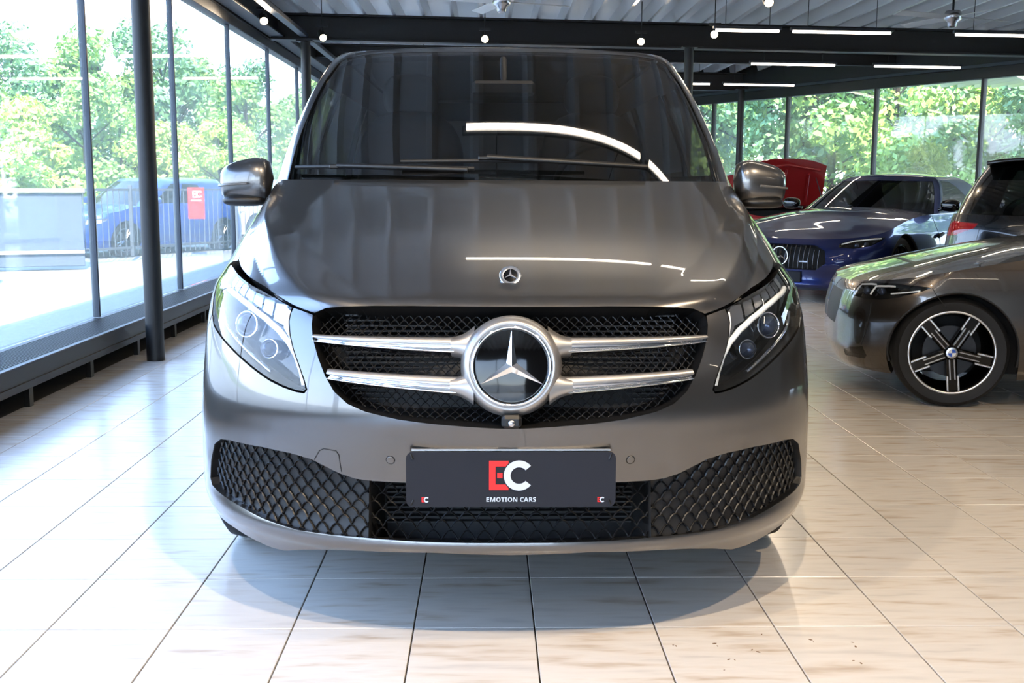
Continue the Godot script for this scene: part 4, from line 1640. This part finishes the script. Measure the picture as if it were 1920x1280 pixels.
func red_car():
	var t := thing("hatchback_car", "red car with its bonnet propped wide open behind the blue coupe", "car", Vector3(4.83, 0, -16.3), 0.10)
	var body := {"L": 4.1, "w0": .85, "Df": .55, "pf": 2.6, "Dr": .4, "pr": 3.0, "bl": 1.0,
		"w": tab([.16, .80, .4, .85, .6, .855, .8, .82, .95, .78]),
		"df": tab([.16, .08, .3, 0, .7, .05, .95, .3]),
		"dr": tab([.16, .06, .35, 0, .95, .06])}
	var hl := tab([.55, .60, .85, .62, 1.0, .70, .60, .70])
	var grl := tab([.03, .38, .40, .38, .44, .50, .05, .50])
	var r = make_car(t, {"body": body, "bottom": .18, "R": .31, "Ra": .35, "rim": .21, "wf": .8, "wr": 3.3, "cowl": 1.15, "tail": 3.8,
		"belt": tab([0, .72, .3, .78, .6, .82, 1.15, .90, 2.5, .93, 3.6, .95, 4.1, .93]), "crown": tab([0, 0, .3, .04, 1.15, .05, 4.0, .02]),
		"holes": [hl, grl], "paint": M.redpaint, "roof_crown": .04, "sA": .68, "sB": .62, "hood": false,
		"cabin": cabin_cfg(1.0, 3.0, tab([.88, .79, 1.1, .70, 1.36, .58, 1.42, .5]), tab([.88, 0, 1.42, .8]), tab([.88, 0, 1.42, .4])), "cabin_y": [.88, 1.40],
		"windows": [tab([.95, .95, 1.6, .95, 1.6, 1.32, 1.25, 1.32]), tab([1.68, .95, 2.4, .95, 2.3, 1.30, 1.68, 1.32])]})
	var sh: Shell = r[0]
	lamp_unit(t, sh, hl, "headlight", M.lens, M.gloss)
	lamp_unit(t, sh, grl, "radiator_grille", M.black, M.black)
	var mb := MB.new()
	mb.box(Vector3(0, .66, -.6), Vector3(1.2, .1, .75), Basis(), .02)
	part(t, "engine_cover", mb, M.plastic)
	# raised bonnet, inner side towards the nose
	var h := sub(t, "open_bonnet")
	h.position = Vector3(0, .90, -1.08)
	h.rotation.x = -1.22
	var rows := []
	var low := []
	for i in 13:
		var v := i / 12.0
		var l := PackedVector3Array()
		var l2 := PackedVector3Array()
		for j in 17:
			var u := j / 8.0 - 1.0
			var hw := .70 - .06 * v
			var zz := v * .80 - .10 * pow(absf(u), 3.0) * v
			var yy := .03 * (1.0 - u * u) - .05 * v * v
			l.append(Vector3(u * hw, yy, zz))
			l2.append(Vector3(u * hw, yy - .022, zz))
		rows.append(l); low.append(l2)
	mb = MB.new()
	mb.grid(rows)
	low.reverse()
	mb.grid(low)
	for j in 16:
		mb.quad(rows[12][j], low[0][j], low[0][j + 1], rows[12][j + 1])
	for i in 12:
		mb.quad(rows[i][0], low[12 - i][0], low[11 - i][0], rows[i + 1][0])
		mb.quad(rows[i + 1][16], low[11 - i][16], low[12 - i][16], rows[i][16])
	part(h, "bonnet_skin", mb, M.redpaint)
	for q in [[0.0, .05, .62], [-.42, .08, .55], [.42, .08, .55]]:
		mb = MB.new()
		mb.tube(PackedVector3Array([Vector3(q[0], -.012, q[1]), Vector3(q[0] * .95, -.016, .4), Vector3(q[0] * .9, -.04, q[2])]), .022, 6)
		part(h, "stiffening_rib", mb, M.redpaint)
	mb = MB.new()
	mb.tube(PackedVector3Array([Vector3(-.55, -.05, .62), Vector3(0, -.03, .70), Vector3(.55, -.05, .62)]), .022, 6)
	part(h, "front_rib", mb, M.redpaint)
	mb = MB.new()
	mb.tube(PackedVector3Array([Vector3(.55, .78, -.5), Vector3(.5, 1.35, -.85)]), .008, 6)
	part(t, "bonnet_prop", mb, M.steel)
	stem_mirror(t, .80, 1.0, -1.5, M.redpaint)

# ---------------------------------------------------------------- lamps and fans
func linear_lamp(a: Vector3, b: Vector3, label: String, group: String):
	var d := (b - a).normalized()
	var L := a.distance_to(b)
	var c := (a + b) * 0.5
	var t := thing("linear_lamp", label, "ceiling lamp", c, 0.0, group)
	var bas := Basis(d, Vector3.UP, d.cross(Vector3.UP))
	var mb := MB.new()
	mb.box(Vector3(0, .03, 0), Vector3(L + .06, .03, .05), bas, .004)
	part(t, "lamp_body", mb, M.alu)
	mb = MB.new()
	mb.tube(PackedVector3Array([-d * L * .5, d * L * .5]), .016, 10)
	part(t, "light_tube", mb, M.tube)
	mb = MB.new()
	for s in [-.35, .35]: mb.tube(PackedVector3Array([d * L * s + Vector3(0, .04, 0), d * L * s + Vector3(0, .54, 0)]), .004, 4)
	part(t, "hanger", mb, M.black)
	var l := AreaLight3D.new()
	l.name = "tube_light"
	l.area_size = Vector2(L, .04)
	l.light_energy = TUBE_E * L
	l.light_color = Color(1.0, 0.93, 0.83)
	l.shadow_enabled = true
	l.area_range = 40.0
	t.add_child(l)
	l.basis = Basis(d, d.cross(Vector3.DOWN), Vector3.UP)
	l.position = Vector3(0, -.02, 0)

func spot(at: Vector3, aim: Vector3, label: String, energy: float, rail := false):
	var t := thing("track_spotlight", label, "spotlight", at, 0.0, "ceiling spotlights")
	var n := (aim - at).normalized()
	var x := Vector3.UP.cross(n).normalized()
	var xf := Transform3D(Basis(x, n, x.cross(n)), Vector3.ZERO)
	var mb := MB.new()
	mb.slathe([Vector2(0, -.17), Vector2(.040, -.168), Vector2(.046, -.16), Vector2(.046, .0), Vector2(.043, .004), Vector2(.041, -.012)], 24, xf)
	part(t, "lamp_head", mb, M.steel)
	mb = MB.new()
	mb.lathe([Vector2(0.0, -.008), Vector2(.041, -.008)], 24, xf)
	part(t, "lamp_lens", mb, M.bulb)
	mb = MB.new()
	mb.tube(PackedVector3Array([-n * .09, -n * .09 + Vector3(0, .10, 0)]), .010, 6)
	mb.box(-n * .09 + Vector3(0, .11, 0), Vector3(.14, .03, .035))
	mb.tube(PackedVector3Array([-n * .09 + Vector3(0, .12, 0), -n * .09 + Vector3(0, 3.44 - at.y + n.y * .09, 0)]), .006, 6)
	part(t, "lamp_bracket", mb, M.steel)
	var l := SpotLight3D.new()
	l.name = "spot_light"
	l.light_color = Color(1.0, 0.90, 0.77)
	l.light_energy = energy
	l.spot_range = 40.0
	l.spot_angle = 52.0
	l.spot_attenuation = 2.0
	l.light_size = .03
	l.shadow_enabled = true
	t.add_child(l)
	l.position = n * .012
	l.basis = Basis.looking_at(n, Vector3.UP)

const ORD := ["first", "second", "third", "fourth", "fifth", "sixth", "seventh", "eighth", "ninth", "tenth", "eleventh", "twelfth", "thirteenth", "fourteenth", "fifteenth", "sixteenth", "seventeenth", "eighteenth"]
const TUBE_E := 0.45
const SPOT_E := 7.2

func build_lamps():
	var rows := [
		[[[2.49, 3.2], [3.36, 4.48], [5.24, 6.6], [6.9, 8.1]], -11.85, .075, "lit tube lamp before the big beam, %s counted from the slim column", "tube lamps before the big beam"],
		[[[-1.9, -.7], [.2, 1.4], [3.67, 4.88], [5.47, 6.75]], -14.88, .1, "lit tube lamp behind the big beam, %s counted from the bench wall", "tube lamps behind the big beam"],
		[[[-1.9, -.7], [.9, 2.1], [2.5, 3.7], [3.95, 5.17]], -17.9, .1, "lit tube lamp by the far white wall, %s counted from the bench wall", "tube lamps by the far wall"],
		[[[-.15, 1.1], [1.2, 2.45], [4.2, 5.5], [7.0, 8.3]], -4.75, .0, "lit tube lamp over the van windscreen row, %s counted from the bench wall", "tube lamps over the van"],
		[[[.15, 1.4], [1.48, 2.75], [4.2, 5.5], [7.0, 8.3]], 0.6, .03, "lit tube lamp over the open floor before the van, %s counted from the bench wall", "tube lamps before the van"]]
	for w in rows:
		for k in w[0].size():
			var r = w[0][k]
			linear_lamp(Vector3(r[0], 2.9, w[1] - r[0] * w[2]), Vector3(r[1], 2.9, w[1] - r[1] * w[2]), w[3] % ORD[k], w[4])
	# spotlights by the big beam
	var to := Vector3(0.1, 1.0, -3.0)
	spot(Vector3(-.05, 2.95, -13.3), to, "glaring warm spotlight under the big beam over the middle of the van roof", SPOT_E * .5)
	spot(Vector3(1.86, 2.95, -13.42), to, "glaring warm spotlight under the big beam next to the slim column", SPOT_E * .5)
	spot(Vector3(2.62, 2.95, -12.75), to, "glaring warm spotlight at the end of the first lit tube lamp", SPOT_E * .5)
	spot(Vector3(2.69, 2.95, -10.56), Vector3(2.2, 0.5, -5.0), "round warm spotlight under the corrugated deck near the fan", SPOT_E * .5)
	spot(Vector3(-2.0, 2.95, -13.3), Vector3(-.5, .6, -9.0), "tilted black spotlight on the duct beside the beam column", SPOT_E * .3)
	spot(Vector3(-2.44, 2.95, -12.0), Vector3(-1.2, .6, -7.5), "tilted black spotlight on the duct close to the glass wall", SPOT_E * .3)
	# spotlights over the open floor, which shade the floor under the bumper
	spot(Vector3(.35, 2.95, -1.35), Vector3(.1, .5, -2.9), "warm spotlight over the floor straight before the van", SPOT_E)
	spot(Vector3(-1.1, 2.95, -1.5), Vector3(0, .5, -3.0), "warm spotlight over the floor between bench and van", SPOT_E * .6)
	spot(Vector3(1.9, 2.95, -1.9), Vector3(.5, .3, -3.2), "warm spotlight over the floor between van and grey saloon", SPOT_E * .65)
	spot(Vector3(3.4, 2.95, -3.0), Vector3(3.0, .4, -5.6), "warm spotlight over the wheel of the grey saloon", SPOT_E * .5)
	spot(Vector3(5.2, 2.95, -8.6), Vector3(4.3, .4, -10.6), "warm spotlight over the blue coupe", SPOT_E * .7)
	# ceiling fans
	for f in [[Vector3(4.75, 2.93, -11.2), "white four bladed ceiling fan near the tube lamps"], [Vector3(.12, 2.97, -10.75), "white four bladed ceiling fan above the van roof"]]:
		var t := thing("ceiling_fan", f[1], "fan", f[0])
		var mb := MB.new()
		mb.tube(PackedVector3Array([Vector3(0, .05, 0), Vector3(0, .40, 0)]), .012, 8)
		part(t, "rod", mb, M.steel)
		mb = MB.new()
		mb.slathe([Vector2(0, .07), Vector2(.07, .06), Vector2(.09, .02), Vector2(.085, -.03), Vector2(.05, -.05), Vector2(.045, -.09), Vector2(.03, -.105), Vector2(0, -.107)], 24)
		part(t, "motor", mb, M.silver)
		for k in 4:
			var a := TAU * k / 4 + .35
			var bas := Basis(Vector3.UP, a) * Basis(Vector3.RIGHT, .22)
			mb = MB.new()
			mb.box(bas * Vector3(.40, .0, 0), Vector3(.62, .008, .12), bas, .003)
			part(t, "blade", mb, M.white)

# ---------------------------------------------------------------- outside
func leaf_cloud(mb: MB, rng: RandomNumberGenerator, c: Vector3, r: Vector3, n: int, size: float):
	for k in n:
		var d := Vector3(rng.randfn(), rng.randfn(), rng.randfn()).normalized() * pow(rng.randf(), .38)
		var p := c + d * r
		var nn := (d + Vector3(rng.randfn(), rng.randfn() + .5, rng.randfn()) * .6).normalized()
		var u := nn.cross(Vector3(rng.randfn(), rng.randfn(), rng.randfn())).normalized()
		var w := nn.cross(u)
		var s := size * rng.randf_range(.6, 1.3)
		mb.tn(p - u * s, p + u * s, p + w * s * .55, nn, nn, nn)
		mb.tn(p - u * s, p - w * s * .55, p + u * s, nn, nn, nn)

func tree_meshes(seed_: int, h: float, r: float, kind: int) -> Array:
	var rng := RandomNumberGenerator.new()
	rng.seed = seed_
	var tr := MB.new()
	var lf := MB.new()
	tr.tube(PackedVector3Array([Vector3(0, 0, 0), Vector3(.04, h * .35, .02), Vector3(-.03, h * .85, 0)]), [.13 * h / 6, .10 * h / 6, .03], 7)
	if kind == 2:      # conifer in tiers
		for k in 12:
			var y := h * (.12 + .07 * k)
			var rr := r * (1.05 - k / 12.5)
			for j in 7:
				var a := TAU * j / 7 + k * .7
				leaf_cloud(lf, rng, Vector3(cos(a) * rr * .6, y, sin(a) * rr * .6), Vector3(rr * .5, .12, rr * .5), 30, .13)
	else:
		var nb := 16
		for k in nb:
			var a := rng.randf() * TAU
			var t := rng.randf()
			var y := h * (.22 + .72 * t)
			var rr := r * (.35 + .75 * sin(PI * (.15 + .8 * t))) * .75
			var c := Vector3(cos(a) * rr, y, sin(a) * rr)
			leaf_cloud(lf, rng, c, Vector3(r * .42, h * .11, r * .42), 360, .115 if kind == 0 else .10)
			tr.tube(PackedVector3Array([Vector3(0, y * .75, 0), c]), .025, 5)
	return [tr.mesh(), lf.mesh()]

func build_outside():
	var b := MB.new()
	var g := struct("ground")
	g.set_meta("label", "pale paved yard round the showroom")
	b.box(Vector3(0, -.16, -20), Vector3(160, .1, 150))
	part(g, "paving", b, M.paving)
	b = MB.new()
	b.box(Vector3(-19, -.10, -33), Vector3(18, .06, 60), Basis(Vector3.UP, -.5))
	part(g, "lawn", b, M.grass)
	b = MB.new()
	b.box(Vector3(20.5, -.10, -26), Vector3(14, .06, 60), Basis(Vector3.UP, -.52))
	part(g, "lawn", b, M.grass)
	b = MB.new()
	b.box(Vector3(24, -.06, -30), Vector3(5, .06, 90), Basis(Vector3.UP, -.62))
	part(g, "road", b, M.paving)
	# bar fence beside the yard
	var A := Vector3(-8.6, 0, -13.9)
	var B := Vector3(-3.6, 0, -23.0)
	var f := thing("bar_fence", "grey metal bar fence at the edge of the yard", "fence", A)
	var n := 84
	b = MB.new()
	b.box(Vector3(0, .56, 0), Vector3(.014, 1.12, .014))
	var bar := b.mesh()
	for k in n + 1:
		var o := part(f, "bar", bar, M.fence)
		o.position = (B - A) * k / n
	for y in [.12, 1.10]:
		b = MB.new()
		b.box((B - A) * .5 + Vector3(0, y, 0), Vector3(.03, .04, A.distance_to(B)), Basis(Vector3.UP, atan2((B - A).x, (B - A).z)))
		part(f, "rail", b, M.fence)
	for k in 5:
		b = MB.new()
		b.box((B - A) * k / 4.0 + Vector3(0, .58, 0), Vector3(.06, 1.2, .06), Basis(), .006)
		part(f, "post", b, M.fence)
	var w := thing("boundary_wall", "long low blue grey wall with rails beyond the yard", "wall", Vector3(-9.3, 0, -15.4), 0.38)
	b = MB.new()
	b.box(Vector3(-1.5, .50, 0), Vector3(9.6, 1.1, .25), Basis(), .01)
	part(w, "wall_body", b, M.bluewall)
	b = MB.new()
	b.box(Vector3(-1.5, 1.09, .02), Vector3(9.7, .07, .34), Basis(), .01)
	part(w, "coping", b, M.grey)
	b = MB.new()
	b.box(Vector3(-1.5, .17, .16), Vector3(9.6, .05, .05), Basis(), .006)
	part(w, "guard_rail", b, M.white)
	var bench := thing("concrete_bench", "white slab bench in the yard before the blue grey wall", "bench", Vector3(-7.1, 0, -13.6), .4)
	b = MB.new()
	b.box(Vector3(0, .36, 0), Vector3(1.5, .12, .45), Basis(), .01)
	part(bench, "slab", b, M.white)
	for s in [-.5, .5]:
		b = MB.new()
		b.box(Vector3(s, .13, 0), Vector3(.18, .36, .36), Basis(), .01)
		part(bench, "support", b, M.white)
	# red banner with white lettering
	var sg := thing("red_banner", "upright red banner with white letters fixed on the bar fence", "banner", Vector3(-5.27, .58, -19.5), .1)
	b = MB.new()
	b.box(Vector3(0, .28, 0), Vector3(.29, .56, .012))
	part(sg, "cloth", b, M.red)
	b = MB.new()
	for r in [[-.07, .44, .02, .12], [-.03, .49, .08, .02], [-.03, .44, .06, .02], [-.03, .39, .08, .02]]: b.box(Vector3(r[0] + .02, r[1], .008), Vector3(r[2], r[3], .004))
	part(sg, "letter_e", b, M.white)
	b = MB.new()
	b.ext(arc_letter(Vector2(.062, .44), .06, .036, .75), .006, .010)
	part(sg, "letter_c", b, M.white)
	b = MB.new()
	b.box(Vector3(0, .33, .008), Vector3(.17, .025, .004))
	part(sg, "word_line", b, M.white)
	for s in [-.13, .13]:
		b = MB.new()
		b.box(Vector3(s, -.24, -.01), Vector3(.012, .55, .012))
		part(sg, "stake", b, M.fence)
	yard_cars()
	# trees
	var protos := []
	for k in 6: protos.append(tree_meshes(40 + k, [6.5, 5.5, 7.5, 4.6, 6.0, 3.6][k], [1.9, 1.7, 2.1, 1.6, 1.35, 1.0][k], [0, 1, 0, 1, 2, 2][k]))
	var kinds := [["loose broadleaf tree", "broadleaf_tree"], ["light green young tree", "young_tree"], ["dark broadleaf tree", "broadleaf_tree"], ["bushy yellow green tree", "bushy_tree"], ["tiered dark conifer", "conifer"], ["small pale conifer", "conifer"]]
	var rng := RandomNumberGenerator.new()
	rng.seed = 5
	# rows of trees: from, to, how many, kinds in turn, smallest and largest size, where
	var belts := [
		[Vector3(-13.0, 0, -17.0), Vector3(-5.2, 0, -28.5), 14, [1, 3, 0, 1, 3], .50, .66, "in the fence row", "from the blue grey wall"],
		[Vector3(-19.0, 0, -23.5), Vector3(-4.5, 0, -36.0), 15, [0, 2, 4, 0, 2], .62, .86, "in the row far behind", "from the blue grey wall"],
		[Vector3(5.2, 0, -30.5), Vector3(19.5, 0, -20.0), 16, [0, 1, 2, 4, 0], .78, 1.02, "in the wood past the glass", "from the far white wall"],
		[Vector3(6.0, 0, -37.0), Vector3(24.0, 0, -25.0), 14, [2, 0, 4, 2, 0], .95, 1.15, "at the back of the wood", "from the far white wall"],
		[Vector3(8.4, 0, -21.0), Vector3(15.5, 0, -15.5), 8, [3, 5, 1, 3, 5], .42, .52, "close outside the slanting glass", "from the far white wall"]]
	for q in belts:
		for k in q[2]:
			var kind: int = q[3][k % q[3].size()]
			var at: Vector3 = q[0].lerp(q[1], k / float(q[2] - 1)) + Vector3(rng.randf_range(-.6, .6), -.12, rng.randf_range(-.6, .6))
			var t := thing(kinds[kind][1], "%s, %s %s %s" % [kinds[kind][0], ORD[k], q[6], q[7]], "tree", at, rng.randf() * TAU, "trees " + q[6])
			t.scale = Vector3.ONE * rng.randf_range(q[4], q[5])
			part(t, "trunk", protos[kind][0], M.bark)
			var lo := part(t, "foliage", protos[kind][1], M.leaves[kind])
			lo.set_meta("kind", "stuff")
	# clipped hedge along the fence
	for k in 8:
		var t := thing("hedge_bush", "round green hedge bush behind the bar fence, %s from the blue grey wall" % ORD[k], "bush", A + (B - A) * (k + .3) / 8.0 + Vector3(-3.6, -.1, -2.9), k * 1.3, "hedge bushes behind the fence")
		b = MB.new()
		var r2 := RandomNumberGenerator.new()
		r2.seed = 90
		leaf_cloud(b, r2, Vector3(0, 1.0, 0), Vector3(.9, .8, .9), 700, .10)
		var lo := part(t, "foliage", b, M.leaves[1])
		lo.set_meta("kind", "stuff")
		b = MB.new()
		b.tube(PackedVector3Array([Vector3.ZERO, Vector3(0, 1.0, 0)]), .05, 6)
		part(t, "stem", b, M.bark)

func yard_cars():
	for q in [["blue hatchback parked behind the bar fence", M.yardblue, Vector3(-7.6, -.11, -19.0), -.5], ["white car parked behind the red banner", M.yardwhite, Vector3(-6.5, -.11, -24.6), -.5]]:
		var t := thing("parked_car", q[0], "car", q[2], q[3])
		var body := {"L": 4.1, "w0": .85, "Df": .55, "pf": 2.6, "Dr": .4, "pr": 3.0, "bl": 1.0,
			"w": tab([.16, .80, .4, .85, .6, .855, .8, .82, .95, .78]),
			"df": tab([.16, .08, .3, 0, .7, .05, .95, .3]), "dr": tab([.16, .06, .35, 0, .95, .06])}
		var hl := tab([.55, .60, .85, .62, 1.0, .70, .60, .70])
		var grl := tab([.03, .38, .40, .38, .44, .50, .05, .50])
		var r = make_car(t, {"body": body, "bottom": .18, "R": .31, "Ra": .35, "rim": .21, "wf": .8, "wr": 3.3, "cowl": 1.15, "tail": 3.8,
			"belt": tab([0, .72, .3, .78, .6, .82, 1.15, .90, 2.5, .93, 3.6, .95, 4.1, .93]), "crown": tab([0, 0, .3, .04, 1.15, .05, 4.0, .02]),
			"holes": [hl, grl], "paint": q[1], "roof_crown": .04, "sA": .68, "sB": .62,
			"cabin": cabin_cfg(1.0, 3.0, tab([.88, .79, 1.1, .70, 1.36, .58, 1.42, .5]), tab([.88, 0, 1.42, .8]), tab([.88, 0, 1.42, .4])), "cabin_y": [.88, 1.40],
			"windows": [tab([.95, .95, 1.6, .95, 1.6, 1.32, 1.25, 1.32]), tab([1.68, .95, 2.4, .95, 2.3, 1.30, 1.68, 1.32])]})
		lamp_unit(t, r[0], hl, "headlight", M.lens, M.silver)
		lamp_unit(t, r[0], grl, "radiator_grille", M.black, M.black)
		stem_mirror(t, .80, 1.0, -1.5, q[1])
